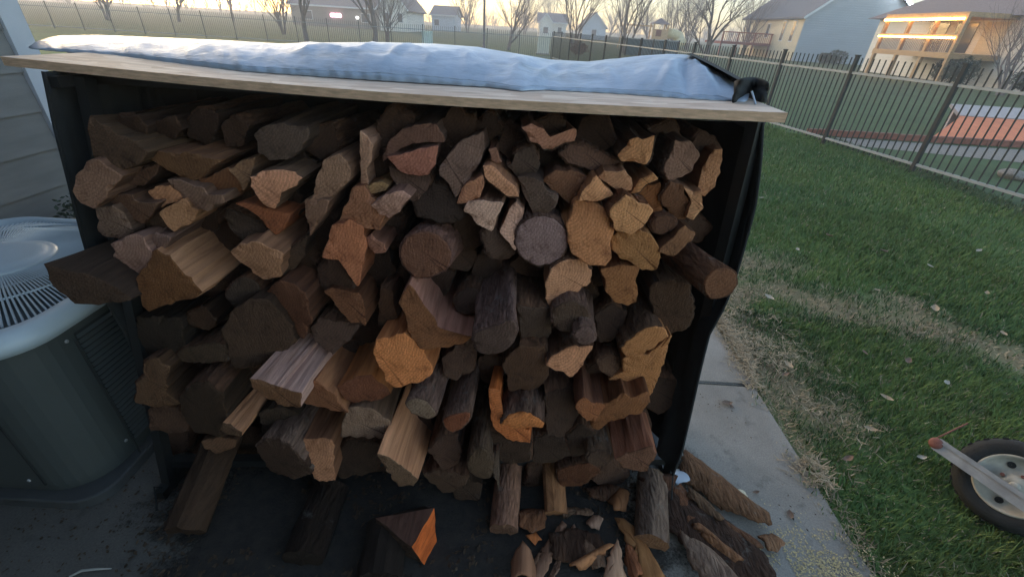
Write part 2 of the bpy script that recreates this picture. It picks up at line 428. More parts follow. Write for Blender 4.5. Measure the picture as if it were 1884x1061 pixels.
def axis(fine0, fine1, step, far, neg):
    a = list(np.arange(fine0, fine1, step)); s = step; v = fine1
    while v < far: a.append(v); s *= 1.35; v += s
    a.append(far); b = []; s = step; v = fine0 - s
    while v > neg: b.append(v); s *= 1.35; v -= s
    b.append(neg); return sorted(b) + a
xs = axis(0.9, 6.5, 0.10, 2500, -2500); ys = axis(0.3, 8.0, 0.10, 2500, -400)
vs = [(x, y, GZ) for y in ys for x in xs]
nx = len(xs)
fs = [(j * nx + i, j * nx + i + 1, (j + 1) * nx + i + 1, (j + 1) * nx + i) for j in range(len(ys) - 1) for i in range(nx - 1)]
lawn = mesh_obj('lawn', vs, fs, M['turf'])
ca = lawn.data.color_attributes.new('turf', 'FLOAT_COLOR', 'POINT')
buf = np.ones((len(vs), 4), dtype=np.float32)
for i, v in enumerate(vs): buf[i, :3] = turf_colour(v[0], v[1])
ca.data.foreach_set('color', buf.ravel())
tag(lawn, 'lawn of short green grass running back to the far houses', 'lawn', kind='structure')

# patio: slabs poured side by side, a groove between each
patio = thing('patio', 'grey concrete patio slabs under the wood rack', 'patio'); tag(patio, kind='structure')
def slab(x0, x1, y0, y1, mt='concrete'):
    bm = bmesh.new()
    bmesh.ops.create_cube(bm, size=1)
    for v in bm.verts:
        v.co = Vector(((x0 + 0.005 if v.co.x < 0 else x1 - 0.005), (y0 + 0.005 if v.co.y < 0 else y1 - 0.005), 0.0 if v.co.z > 0 else -0.12))
    bmesh.ops.bevel(bm, geom=[e for e in bm.edges if all(v.co.z > -0.01 for v in e.verts)], offset=0.008, segments=2, affect='EDGES')
    me = bpy.data.meshes.new('slab'); bm.to_mesh(me); bm.free()
    link('slab', me, M[mt], patio)
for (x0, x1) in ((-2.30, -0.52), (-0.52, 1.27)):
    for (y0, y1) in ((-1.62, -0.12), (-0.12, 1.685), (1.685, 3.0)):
        slab(x0, x1, y0, y1, 'concrete_shaded' if x0 < -1 else 'concrete')
tag(mesh_obj('joint_sand', [(-2.3, -1.6, -0.02), (1.265, -1.6, -0.02), (1.265, 2.995, -0.02), (-2.3, 2.995, -0.02)], [(0, 1, 2, 3)],
    simple('joint dirt', (0.05, 0.045, 0.04), 0.95, 0.4, 30, 0.5), patio))

# ------------------------------------------------------------------ the house on the left
HX, HY = -2.30, 2.14
house = thing('house', 'grey lap-sided house with pale corner board beside the air conditioner', 'house', (HX, HY, 0))
MB().box((-6.0, -9.0, 0.0), (-0.03, 0.08, 5.2)).box((-0.02, -9.0, 0.0), (2.9, -3.74, 5.2)).box((-0.02, -3.742, 2.72), (3.3, -3.25, 2.9)).build('wall', simple('sheathing', (0.22, 0.22, 0.22)), house)  # includes an unseen rear wing and eave, added to shade the stack front
exp_ = 0.168
bd = MB()
bd.v = [Vector(p) for p in ((-0.03, -6, 0), (0.016, -6, 0), (0.004, -6, 0.185), (-0.03, -6, 0.185), (-0.03, 0, 0), (0.016, 0, 0), (0.004, 0, 0.185), (-0.03, 0, 0.185))]
bd.f = [(0, 1, 2, 3), (7, 6, 5, 4), (0, 4, 5, 1), (1, 5, 6, 2), (2, 6, 7, 3), (3, 7, 4, 0)]
b0 = bd.build('siding_board', M['siding'], house, loc=(0, 0, 0.197))
for k in range(1, 27):
    c = b0.copy(); COL.objects.link(c); c.parent = house; c.location = (0, 0, 0.197 + exp_ * k)
MB().box((-0.09, 0.002, 0.12), (0.026, 0.105, 4.9)).build('corner_board', M['trim'], house)
MB().box((-0.03, -6, 0.0), (0.003, 0.09, 0.19)).build('foundation', M['concrete'], house)

# ------------------------------------------------------------------ air conditioner
AX, AY, AHS, ARC, AZT = -1.822, 1.305, 0.432, 0.15, 0.69
ac = thing('air_conditioner', 'grey green outdoor air conditioner with round top fan guard beside the rack', 'air conditioner', (AX, AY, 0))
def rr(hs, rc, n=8, z=0.0):
    pts = []
    for k, (cx, cy) in enumerate(((1, 1), (-1, 1), (-1, -1), (1, -1))):
        for i in range(n + 1):
            t = math.pi / 2 * (k + i / n)
            pts.append(Vector((cx * (hs - rc) + rc * math.cos(t), cy * (hs - rc) + rc * math.sin(t), z)))
    return pts
def loft(rings, cap0=False, cap1=False):
    mb = MB(); k = len(rings[0])
    for r in rings: mb.v += r
    for i in range(len(rings) - 1):
        for j in range(k): mb.f.append((i * k + j, i * k + (j + 1) % k, (i + 1) * k + (j + 1) % k, (i + 1) * k + j))
    if cap0: mb.f.append(tuple(range(k - 1, -1, -1)))
    if cap1: mb.f.append(tuple((len(rings) - 1) * k + j for j in range(k)))
    return mb
loft([rr(0.46, 0.10, 6, 0.0), rr(0.46, 0.10, 6, 0.035), rr(0.455, 0.10, 6, 0.04)], True, True).build('base_pad', simple('dark pad', (0.05, 0.05, 0.05), 0.9), ac)
loft([rr(AHS - 0.012, ARC, 8, 0.04), rr(AHS - 0.012, ARC, 8, 0.075), rr(AHS, ARC, 8, 0.08), rr(AHS, ARC, 8, AZT - 0.075)], False, False).build('casing', M['ac_paint'], ac, smooth=False)
loft([rr(AHS - 0.02, ARC, 8, AZT - 0.075), rr(AHS + 0.012, ARC + 0.012, 8, AZT - 0.072), rr(AHS + 0.014, ARC + 0.014, 8, AZT - 0.045), rr(AHS + 0.004, ARC + 0.01, 8, AZT - 0.02),
      rr(AHS - 0.012, ARC, 8, AZT - 0.010), rr(AHS - 0.032, ARC, 8, AZT - 0.008), rr(AHS - 0.04, ARC, 8, AZT - 0.014), rr(AHS - 0.055, ARC, 8, AZT - 0.04)]).build('top_rim', M['ac_top'], ac, smooth=True)
loft([rr(AHS - 0.05, ARC, 8, AZT - 0.09)], False, True).build('fan_well', simple('fan well grey', (.13, .15, .16), .7), ac)
g = MB()
for k in range(200):
    t = 2 * math.pi * k / 200; c, s = math.cos(t), math.sin(t)
    rmax = min((AHS - 0.045) / max(abs(c), abs(s), 1e-6), 0.47)
    pts = [(0.13 * c, 0.13 * s, AZT + 0.016), ((0.13 + (rmax - 0.13) * 0.5) * c, (0.13 + (rmax - 0.13) * 0.5) * s, AZT + 0.012), (rmax * c, rmax * s, AZT - 0.02)]
    g.tube(pts, 0.0030, 4, False)
go = g.build('fan_guard', M['ac_top'], ac); go['kind'] = 'stuff'
g = MB()
for rad in (0.24, 0.33):
    g.tube([(rad * math.cos(2 * math.pi * i / 48), rad * math.sin(2 * math.pi * i / 48), AZT + 0.008 - 0.03 * (rad - 0.2)) for i in range(49)], 0.004, 4, False)
g.build('guard_ring', M['ac_top'], ac)
MB().lathe([(0.001, 0.03), (0.09, 0.03), (0.118, 0.026), (0.130, 0.018), (0.142, 0.020), (0.146, 0.012), (0.140, 0.004), (0.001, 0.0)], Matrix.Translation((0.03, 0, AZT + 0.004)), 40).build('motor_cap', M['ac_top'], ac, smooth=True)
for (bx_, bw) in ((0.0, 0.05),):
    b = MB().lathe([(0.001, 0.010), (0.030, 0.010), (0.040, 0.004), (0.042, 0.0)], Matrix.Translation((0.10, -AHS - 0.001, AZT - 0.15)) @ Matrix.Rotation(R(90), 4, 'X') @ Matrix.Diagonal((1, 0.75, 1, 1)), 24).build('badge', M['badge'], ac, smooth=True)
    MB().lathe([(0.001, 0.006), (0.018, 0.006), (0.022, 0.0)], Matrix.Translation((0.12, -AHS - 0.001, AZT - 0.235)) @ Matrix.Rotation(R(90), 4, 'X') @ Matrix.Diagonal((1.1, 0.6, 1, 1)), 20).build('plate', M['ac_dark'], ac, smooth=True)
def louvres(seg):            # seg: list of (x, y, nx, ny) along the casing
    lv = MB(); bk = MB()
    for i in range(len(seg) - 1):
        (x0, y0, a0, b0_), (x1, y1, a1, b1) = seg[i], seg[i + 1]
        bk.poly([(x0 + a0 * .003, y0 + b0_ * .003, 0.10), (x1 + a1 * .003, y1 + b1 * .003, 0.10), (x1 + a1 * .003, y1 + b1 * .003, AZT - .10), (x0 + a0 * .003, y0 + b0_ * .003, AZT - .10)])
    z = 0.105
    while z < AZT - 0.105:
        o = 0.003
        for i in range(len(seg) - 1):
            (x0, y0, a0, b0_), (x1, y1, a1, b1) = seg[i], seg[i + 1]
            A = (x0 + a0 * o, y0 + b0_ * o, z + 0.007); B = (x1 + a1 * o, y1 + b1 * o, z + 0.007)
            Cc = (x1 + a1 * (o + .011), y1 + b1 * (o + .011), z); D = (x0 + a0 * (o + .011), y0 + b0_ * (o + .011), z)
            E = (x1 + a1 * o, y1 + b1 * o, z - .002); F = (x0 + a0 * o, y0 + b0_ * o, z - .002)
            lv.poly([A, D, Cc, B]); lv.poly([D, F, E, Cc])
        z += 0.0195
    b = bk.build('louvre_shadow_gap', M['ac_dark'], ac); l = lv.build('louvre', M['ac_paint'], ac); l['kind'] = 'stuff'
for y0 in (-0.235, -0.02, 0.195): louvres([(AHS, y0 + (0.185) * i / 2, 1, 0) for i in range(3)])
for x0 in (-0.27, -0.06): louvres([(x0 + (0.185) * i / 2 - 0.1, -AHS, 0, -1) for i in range(3)])
for (x, y, a) in ((AHS - 0.045, -AHS + 0.045, 0),):
    MB().bar((x + 0.108, y + 0.10, 0.09), (x + 0.108, y + 0.10, AZT - 0.08), 0.006, 0.003).build('panel_seam', M['ac_dark'], ac)
    MB().bar((x - 0.10, y - 0.047, 0.09), (x - 0.10, y - 0.047, AZT - 0.08), 0.006, 0.003).build('panel_seam', M['ac_dark'], ac)

for (x, y, z) in ((AHS + .001, -.262, .12), (AHS + .001, -.262, AZT - .11), (AHS + .001, -.03, .12), (AHS + .001, -.03, AZT - .11)):
    MB().lathe([(.001, .004), (.005, .004), (.006, 0)], Matrix.Translation((x, y, z)) @ Matrix.Rotation(R(90), 4, 'Y'), 8).build('screw', M['grey_strut'], ac)
for x in (-.02, .24):
    for z in (.11, AZT - .10): MB().lathe([(.001, .004), (.005, .004), (.006, 0)], Matrix.Translation((x, -AHS - .001, z)) @ Matrix.Rotation(R(90), 4, 'X'), 8).build('screw', M['grey_strut'], ac)
# leafy evergreen behind the air conditioner
def leaf_ball(name, centre, rad, n, mat, parent, size, squash=(1, 1, 1), seed=1):
    rnd = random.Random(seed); mb = MB()
    for _ in range(n):
        while True:
            p = Vector((rnd.uniform(-1, 1), rnd.uniform(-1, 1), rnd.uniform(-1, 1)))
            if 0.35 < p.length < 1.0: break
        p *= 0.75 + 0.35 * N3(p * 2.5 + Vector((seed, 0, 0)))
        q = Vector(centre) + Vector((p.x * rad * squash[0], p.y * rad * squash[1], p.z * rad * squash[2]))
        d = Vector((rnd.gauss(0, 1), rnd.gauss(0, 1), rnd.gauss(0, 1))).normalized()
        e = d.cross(Vector((rnd.gauss(0, 1), rnd.gauss(0, 1), rnd.gauss(0, 1)))).normalized()
        s = size * rnd.uniform(0.6, 1.3)
        mb.poly([q - d * s, q + e * s * 0.45, q + d * s, q - e * s * 0.45])
    return mb.build(name, mat, parent)
sh = thing('evergreen_shrub', 'small dark evergreen shrub against the siding behind the air conditioner', 'shrub', (-2.06, 1.98, 0))
leaf_ball('foliage', (0, 0.0, 0.50), 0.27, 2600, M['shrub'], sh, 0.015, (0.75, 0.85, 1.2), 3)
MB().tube([(0, 0, 0), (0.01, 0, 0.25), (0.0, 0.02, 0.5)], [0.016, 0.012, 0.006], 6).build('stem', M['tree_bark'], sh)

# ------------------------------------------------------------------ fences
def fence_run(root, p0, d, n, bay, H, picks_from=0, picks_to=99, npick=15, thick=0.05, fm='fence_black'):
    p0 = Vector(p0); d = Vector(d).normalized()
    pm = MB().box((-thick / 2, -thick / 2, GZ), (thick / 2, thick / 2, H + 0.02)).box((-thick / 2 - .006, -thick / 2 - .006, H + .02), (thick / 2 + .006, thick / 2 + .006, H + .04))
    rz = math.atan2(d.y, d.x)
    post = None; pick = None; far = MB()
    pk = MB().box((-0.0065, -0.0065, 0.04), (0.0065, 0.0065, H))
    for i in range(n + 1):
        p = p0 + d * bay * i
        if post is None: post = o = pm.build('post', M[fm], root)
        else: o = post.copy(); COL.objects.link(o); o.parent = root
        o.location = p; o.rotation_euler = (0, 0, rz)
        if i == n: break
        q = p0 + d * bay * (i + 1)
        for z, w in ((0.10, 0.030), (H - 0.22, 0.030)):
            MB().bar(p + d * (thick / 2 + .002) + Vector((0, 0, z)), q - d * (thick / 2 + .002) + Vector((0, 0, z)), w, 0.034).build('rail', M['rail_light'], root)
        for k in range(1, npick + 1):
            pp = p + d * bay * k / (npick + 1)
            if picks_from <= i < picks_to:
                if pick is None: pick = o = pk.build('picket', M[fm], root)
                else: o = pick.copy(); COL.objects.link(o); o.parent = root
                o.location = pp; o.rotation_euler = (0, 0, rz)
            else:
                far.box((pp.x - .008, pp.y - .008, 0.04), (pp.x + .008, pp.y + .008, H))
    if far.v: far.build('far_pickets', M[fm], root)['kind'] = 'stuff'
fr = thing('metal_fence', 'black metal picket fence running back along the lawn', 'fence', (0, 0, 0))
FD = Vector((-0.195, 1, 0)).normalized()
fence_run(fr, Vector((5.70, 6.49, 0)) - FD * 1.70 * 3, FD, 16, 1.70, 1.36, 0, 9)
fe = Vector((5.70, 6.49, 0)) + FD * 1.70 * 13
fb = thing('metal_fence', 'distant black picket fence crossing the yards behind the wood rack', 'fence', (0, 0, 0))
fence_run(fb, fe + Vector((-0.08, 0, 0)), Vector((-1, 0.03, 0)), 26, 1.83, 1.30, 0, 0, 15, .045, 'fence_far')

# ------------------------------------------------------------------ bare trees
def tree_meshes(seed, H, spread, stems=1, depth=5, r0=0.16, first=.3):
    rnd = random.Random(seed); tr = MB(); cr = MB()
    def grow(p, d, L, r, lv):
        n = 3; pts = [p]; rad = [r]; dd = d.copy()
        for i in range(n):
            dd = (dd + Vector((rnd.gauss(0, 0.09), rnd.gauss(0, 0.09), rnd.gauss(0, 0.05) + 0.035))).normalized()
            pts.append(pts[-1] + dd * L / n); rad.append(r * (1 - 0.38 * (i + 1) / n))
        (tr if lv == 0 else cr).tube(pts, rad, 7 if lv == 0 else (5 if lv < 2 else 3), False)
        if lv >= depth: return
        k = 4 if lv == 0 else 3 if lv < 3 else rnd.choice((2, 3))
        for j in range(k):
            t = 1.0 if j == 0 else rnd.uniform(0.35, 0.98)
            q = pts[min(n, int(t * n))]
            a = rnd.uniform(0, 6.283)
            side = Vector((math.cos(a), math.sin(a), 0)); side = (side - dd * side.dot(dd)).normalized()
            an = rnd.uniform(0.12, 0.3) if j == 0 else rnd.uniform(0.35, 0.75) * spread
            nd_ = (dd * math.cos(an) + side * math.sin(an)); nd_.z += 0.10; nd_.normalize()
            grow(q, nd_, L * (rnd.uniform(0.9, 1.15) if lv == 0 else rnd.uniform(0.62, 0.82)), r * (0.62 if j == 0 else 0.5), lv + 1)
    for s in range(stems):
        a = 6.283 * s / stems + rnd.uniform(0, 1)
        lean = 0.0 if stems == 1 else rnd.uniform(0.12, 0.32)
        grow(Vector((0.12 * math.cos(a), 0.12 * math.sin(a), -0.05)) if stems > 1 else Vector((0, 0, -0.05)), Vector((math.cos(a) * lean, math.sin(a) * lean, 1)).normalized(), H * first, r0 / (stems ** 0.35), 0)
    mt = bpy.data.meshes.new('trunk'); mt.from_pydata([tuple(v) for v in tr.v], [], tr.f); mt.materials.append(M['tree_bark'])
    mc = bpy.data.meshes.new('crown'); mc.from_pydata([tuple(v) for v in cr.v], [], cr.f); mc.materials.append(M['tree_bark'])
    return mt, mc
TREES = [tree_meshes(11, 9.0, 1.0, 1, 6, 0.17, .17), tree_meshes(23, 8.5, 0.9, 3, 6, 0.15, .24), tree_meshes(37, 10, 0.8, 1, 6, 0.18, .25), tree_meshes(51, 8, 1.05, 4, 5, 0.13, .22)]
def tree(px, Y, var, s, rz, label, group='bare trees behind the fence'):
    p = ground_at(px, Y)
    t = thing('bare_tree', label, 'tree', (p.x, p.y, GZ), rz, group); t.scale = (s, s, s)
    for me in TREES[var]: link(me.name, me, None, t)
tree(1297, 33.5, 0, 1.05, 0.4, 'large bare tree standing behind the rumpled hump of the silver cover')
tree(1148, 43, 1, 1.15, 1.0, 'dense many-stemmed bare tree just before the tan playset')
tree(1056, 50, 1, 1.1, 2.2, 'bare tree with three splayed stems between the two gabled far houses')
tree(935, 37, 0, 0.8, 3.0, 'bare tree just past the tall thin pole')
tree(690, 33, 2, 1.0, 0.0, 'thick-trunked bare tree in front of the white far gable')
tree(712, 38, 3, 0.8, 0.9, 'slim bare tree beside the thick trunk by the white far gable')
tree(565, 31, 2, 0.85, 1.7, 'bare tree in front of the low brown far house')
tree(522, 40, 1, 0.9, 4.0, 'forked bare tree just short of the brown house roof')
tree(1235, 62, 3, 1.3, 2.0, 'far bare tree behind the cream tube slide')
tree(1190, 80, 0, 1.3, 5.0, 'far bare tree rising above the playset roof')
tree(1262, 70, 1, 1.2, 3.3, 'small far bare tree seen between the playset and the large tree')
tree(1365, 60, 3, 1.25, 0.2, 'bare tree before the roof edge of the cream and grey house')
tree(1838, 22, 3, 0.75, 1.1, 'spreading bare tree in front of the off-white wall of the porch house')
tree(330, 55, 0, 1.1, 2.5, 'bare tree in the hazy yard beyond the left half of the cover')
tree(200, 48, 1, 1.0, 0.7, 'bare tree nearest the pale corner board')
tree(430, 75, 2, 1.1, 4.4, 'tall bare tree at the back of the hazy yard')
tree(860, 95, 1, 1.5, 3.7, 'far bare tree over the pale blue house')
tree(965, 120, 3, 1.9, 1.2, 'far bare tree left of the white gabled house')
tree(1120, 130, 0, 1.8, 2.9, 'far bare tree behind the pale blue gabled house')
tree(1010, 150, 1, 1.9, 0.5, 'far bare tree rising behind the white gabled house')
rnd = random.Random(99)
tl = MB()                                   # the wooded skyline behind everything
for k in range(200):
    a = R(-62 + 124 * k / 150 + rnd.uniform(-.3, .3)); D = rnd.uniform(200, 290)
    bx_, by_ = D * math.sin(a), D * math.cos(a)
    H = rnd.uniform(7, 13)
    for j in range(26):
        a2 = rnd.uniform(0, 6.283); rr_ = rnd.uniform(0, 4.5); z0 = rnd.uniform(0, H * 0.45)
        p = Vector((bx_ + rr_ * 0.3 * math.cos(a2), by_ + rr_ * 0.3 * math.sin(a2), z0))
        q = Vector((bx_ + rr_ * math.cos(a2), by_ + rr_ * math.sin(a2), z0 + H * rnd.uniform(0.3, 0.55)))
        tl.tube([p, q], [0.12, 0.03], 3, False)
tag(tl.build('treeline', M['tree_bark']), 'low distant line of bare woods along the horizon', 'treeline', kind='stuff')

# ------------------------------------------------------------------ far and neighbouring houses
def window(parent, mat, cx, cy, cz, w, h, face, frame=M['fascia'], t=0.04):
    if face in ('-y',): a, b = (cx - w / 2, cy - t, cz - h / 2), (cx + w / 2, cy + 0.01, cz + h / 2)
    else: a, b = (cx - t, cy - w / 2, cz - h / 2), (cx + 0.01, cy + w / 2, cz + h / 2)
    f = MB().box(a, b).build('window', frame, parent)
    g = 0.07
    if face == '-y': MB().box((a[0] + g, a[1] - 0.012, a[2] + g), (b[0] - g, a[1] - 0.003, b[2] - g)).build('pane', mat, f)
    else: MB().box((a[0] - 0.012, a[1] + g, a[2] + g), (a[0] - 0.003, b[1] - g, b[2] - g)).build('pane', mat, f)
def gable_house(name, label, x0, x1, y0, y1, h, rh, ridge, wall, roofm, wins=(), ov=0.4, z0=GZ, group='houses across the far yards'):
    t = thing(name, label, 'house', ((x0 + x1) / 2, y0, z0), 0, group)
    cx = (x0 + x1) / 2; X0, X1, D = x0 - cx, x1 - cx, y1 - y0
    mb = MB()
    if ridge == 'y':
        pr = [(X0, 0, 0), (X1, 0, 0), (X1, 0, h), (0, 0, h + rh), (X0, 0, h)]
        mb.prism(pr, (0, D, 0)); mb.build('wall', wall, t)
        k = rh / (X1)
        r = MB()
        for s in (-1, 1):
            e = (X1 + ov) * s; ze = h - k * ov + 0.03
            r.prism([(0, -ov, h + rh + .03), (e, -ov, ze), (e, -ov, ze + .16), (0, -ov, h + rh + .19)], (0, D + 2 * ov, 0))
        r.build('roof', roofm, t)
        f = MB()
        for s in (-1, 1):
            f.bar((0, -ov - .012, h + rh + .06), ((X1 + ov) * s, -ov - .012, h - k * ov + .06), 0.02, 0.2)
        f.build('fascia', M['fascia'], t)
    else:
        pr = [(X0, 0, 0), (X0, D, 0), (X0, D, h), (X0, D / 2, h + rh), (X0, 0, h)]
        mb.prism(pr, (X1 - X0, 0, 0)); mb.build('wall', wall, t)
        k = rh / (D / 2); r = MB()
        for s, yb in ((-1, -ov), (1, D + ov)):
            r.prism([(X0 - ov, D / 2, h + rh + .03), (X0 - ov, yb, h - k * ov + .03), (X0 - ov, yb, h - k * ov + .19), (X0 - ov, D / 2, h + rh + .19)], (X1 - X0 + 2 * ov, 0, 0))
        r.build('roof', roofm, t)
        MB().bar((X0 - ov, -ov - .012, h - k * ov + .08), (X1 + ov, -ov - .012, h - k * ov + .08), 0.02, 0.2).build('gutter', M['fascia'], t)
    for (m, wx, wz, w, hh, face) in wins:
        if face == '-y': window(t, m, wx, 0, wz, w, hh, '-y')
        else: window(t, m, X0, wx, wz, w, hh, '-x')
    return t
G, W = M['glass'], M['win_warm']
def gx(px, Y): return ground_at(px, Y).x
# two far houses between the trees
gable_house('far_house', 'white far house with gabled wing between the bare trees', gx(990, 105), gx(1040, 105), 105, 115, 2.6, 1.6, 'x', M['lap_white'], M['shingle'], [(G, -1.6, 1.3, 0.9, 1.2, '-y'), (G, 1.5, 1.3, 0.9, 1.2, '-y')])
gable_house('far_house', 'white front gable wing of the far house left of the pale blue one', gx(992, 102), gx(1014, 102), 102, 105.2, 2.6, 1.4, 'y', M['lap_white'], M['shingle'], [(G, 0, 1.2, 1.1, 1.2, '-y')], ov=0.25)
gable_house('far_house', 'pale blue gabled far house right of the white one', gx(1070, 108), gx(1112, 108), 108, 118, 2.4, 2.4, 'y', M['lap_blue'], M['shingle_brown'], [(G, 0, 1.3, 1.1, 1.2, '-y')])
gable_house('far_house', 'pale grey far house wall right of the small green utility box', gx(795, 96), gx(836, 96), 96, 106, 2.6, 1.5, 'x', M['lap_blue'], M['shingle'], [(G, -1.2, 1.4, 1, 1.1, '-y')])
gable_house('far_house', 'white far gable behind the thick bare trunk', gx(700, 72), gx(750, 72), 72, 84, 2.9, 2.2, 'y', M['lap_white'], M['shingle_brown'], [(G, -0.9, 1.7, .8, 1.2, '-y'), (G, 1.0, 1.7, .8, 1.2, '-y')])
lowh = gable_house('far_house', 'low brown far house with pink lights on its front', gx(545, 78), gx(698, 75), 77, 90, 2.7, 2.3, 'x', M['lap_tan'], M['shingle_brown'], [(G, -4.5, 1.4, 1.6, 1.2, '-y'), (G, 4.4, 1.4, 1.4, 1.2, '-y')])
for k in range(4): MB().box((-0.9 + 0.42 * k, -0.11, 1.35), (-0.62 + 0.42 * k, -0.03, 1.75)).build('pink_light', M['bulb_pink'], lowh)
MB().box((3.0, -0.11, 1.3), (3.25, -0.03, 1.5)).build('porch_lamp', M['bulb_white'], lowh)
# grey gable with cream side, beyond the fence
gh = gable_house('neighbour_house', 'big house with blank blue grey gable end and side wall in sunset-light cream', 27, 37.6, 50.7, 64, 3.95, 4.0, 'y', M['lap_grey'], M['shingle'], [(G, 5.6 - 0.6, 2.6, 0.0001, 0.0001, '-y')][:0], ov=0.45, group='houses past the fence')
MB().box((-5.33, 0.12, 0.0), (-5.303, 13.2, 3.90)).build('sunset_tinted_wall', M['lap_cream'], gh)  # sunset light on this side put into the siding colour
for (yy, hh) in ((1.6, 1.9), (3.6, 1.9), (7.0, 1.4)):
    f = MB().box((-5.37, yy - 0.35, 2.6 - hh / 2), (-5.333, yy + 0.35, 2.6 + hh / 2)).build('window', M['fascia'], gh)
    MB().box((-5.385, yy - 0.27, 2.6 - hh / 2 + .08), (-5.374, yy + 0.27, 2.6 + hh / 2 - .08)).build('pane', G, f)
MB().box((2.2, -0.05, 2.1), (2.95, -0.003, 3.0)).build('gable_vent', M['shingle'], gh)
for k in range(16):
    u = 0.10 + 0.058 * k
    MB().box((5.75 * u + .02, -0.62, 7.75 - 4.1 * u - .02), (5.75 * u + .22, -0.48, 7.75 - 4.1 * u + .12)).build('string_bulb', M['bulb_white'], gh)
# red deck at its side
rd = thing('red_deck', 'red stained deck with railing beside the cream side wall', 'deck', (24.0, 56, GZ))
MB().box((-2.6, 0, 1.1), (2.9, 5, 1.35)).build('floor', M['red_wood'], rd)
for x in (-2.5, -0.8, 1.0, 2.8): MB().box((x - .07, 0.0, 0), (x + .07, .14, 2.3)).build('post', M['red_wood'], rd)
MB().box((-2.6, -.02, 2.2), (2.9, .08, 2.3)).build('handrail', M['red_wood'], rd)
for k in range(26): MB().box((-2.45 + .2 * k, .02, 1.352), (-2.40 + .2 * k, .06, 2.198)).build('baluster', M['red_wood'], rd)
# porch house
ph = thing('neighbour_house', 'off-white house with a lit timber porch beyond the black fence', 'house', (25.6, 18.0, GZ), 0, 'houses past the fence')
MB().box((0, -2, 0), (10, 20, 3.35)).build('wall', M['lap_white'], ph)
r = MB(); x0, x1, y0, y1, hz, rz_ = -0.6, 10.6, -2.6, 20.6, 3.36, 6.8
r.v = [Vector(p) for p in ((x0, y0, hz), (x1, y0, hz), (x1, y1, hz), (x0, y1, hz), (5, 4, rz_), (5, 14, rz_))]
r.f = [(0, 1, 4), (1, 2, 5, 4), (2, 3, 5), (3, 0, 4, 5), (3, 2, 1, 0)]
r.build('roof', M['shingle_brown'], ph)
pr = thing('timber_porch', 'raised timber porch strung with two rows of warm lights', 'porch', (22.9, 27.5, GZ))
P0, P1, PD = 0.0, 6.0, 2.65
for y in (0.05, 1.9, 3.9, 5.9): MB().box((0, y - .09, 0), (.18, y + .09, 3.2)).build('post', M['deck_wood'], pr)
MB().box((-.02, -.05, 1.25), (PD, P1 + .05, 1.52)).build('floor_beam', M['deck_wood'], pr)
MB().box((-.025, -.06, 3.2), (PD, P1 + .06, 3.42)).build('top_beam', M['deck_wood'], pr)
MB().box((-.03, 0, 2.28), (.15, P1, 2.38)).build('handrail', M['deck_wood'], pr)
for k in range(44): MB().box((.05, .12 + .135 * k, 1.525), (.09, .155 + .135 * k, 2.275)).build('baluster', M['shingle'], pr)
for k in range(30): MB().box((-.11, .08 + .2 * k, 3.05), (-.03, .19 + .2 * k, 3.17)).build('string_bulb', M['bulb_warm'], pr)
for k in range(30): MB().box((-.11, .08 + .2 * k, 2.18), (-.035, .17 + .2 * k, 2.27)).build('string_bulb', M['bulb_warm'], pr)
for (ya, yb, m) in ((0.3, 1.7, 'lap_cream'), (2.2, 3.6, 'glass'), (4.2, 5.6, 'glass')):
    MB().box((2.66, ya, 1.55), (2.69, yb, 3.1)).build('door_panel', M[m], pr)
for i, (y, x, rad, lab) in enumerate(((27.0, 23.6, 1.0, 'round dark shrub at the near corner of the timber porch'), (24.6, 24.9, 0.75, 'low dark shrub against the off-white wall'), (29.5, 24.9, 0.9, 'dark shrub in the shade beneath the timber porch'), (20.5, 24.6, 0.8, 'dark shrub at the frame edge by the off-white wall'))):
    s = thing('round_shrub', lab, 'shrub', (x, y, GZ), 0, 'shrubs by the porch house')
    leaf_ball('foliage', (0, 0, rad * 0.75), rad, 1500, M['shrub'], s, 0.07, (1, 1, 0.85), 20 + i)
    MB().tube([(0, 0, 0), (0, 0.02, rad * 0.7)], [0.05, 0.03], 6).build('stem', M['tree_bark'], s)
for i, (px, Y, rad) in enumerate(((1535, 47, 0.9), (1515, 48, 0.7))):
    p = ground_at(px, Y); s = thing('round_shrub', ('wider', 'narrower')[i] + ' low shrub at the foot of the blue grey gable', 'shrub', (p.x, p.y, GZ), 0, 'shrubs below the gable')
    leaf_ball('foliage', (0, 0, rad * 0.7), rad, 1200, M['shrub'], s, 0.08, (1.3, 1, 0.9), 30 + i)
# things standing in the yards
def utility(name, label, px, Y, w, d, h, m):
    p = ground_at(px, Y); t = thing(name, label, 'utility box', (p.x, p.y, GZ))
    MB().box((-w / 2 - .06, -d / 2 - .06, 0), (w / 2 + .06, d / 2 + .06, .08)).build('base', M['concrete'], t)
    MB().box((-w / 2, -d / 2, .082), (w / 2, d / 2, h)).build('cabinet', M[m], t)
    MB().box((-w / 2 - .03, -d / 2 - .03, h + .002), (w / 2 + .03, d / 2 + .03, h + .06)).build('lid', M[m], t)
    MB().box((-.01, -d / 2 - .012, .15), (.01, -d / 2 - .002, h - .05)).build('door_gap', M['seam'], t)
utility('utility_box', 'small pale green utility box before the pale grey far house', 787, 36, 0.65, 0.6, 0.85, 'cab_green')
utility('utility_box', 'tan utility cabinet below the white gabled far house', 998, 33.5, 0.8, 0.7, 1.0, 'cab_tan')
p = ground_at(890, 37)
t = thing('street_pole', 'tall thin pole rising out of the picture behind the cover', 'pole', (p.x, p.y, GZ))
MB().lathe([(0.09, 0), (0.085, 2.5), (0.06, 7.5), (0.001, 7.52)], None, 10).build('shaft', M['shingle'], t); MB().lathe([(0.16, 0), (0.16, 0.12), (0.092, 0.16)], None, 12).build('base', M['shingle'], t)
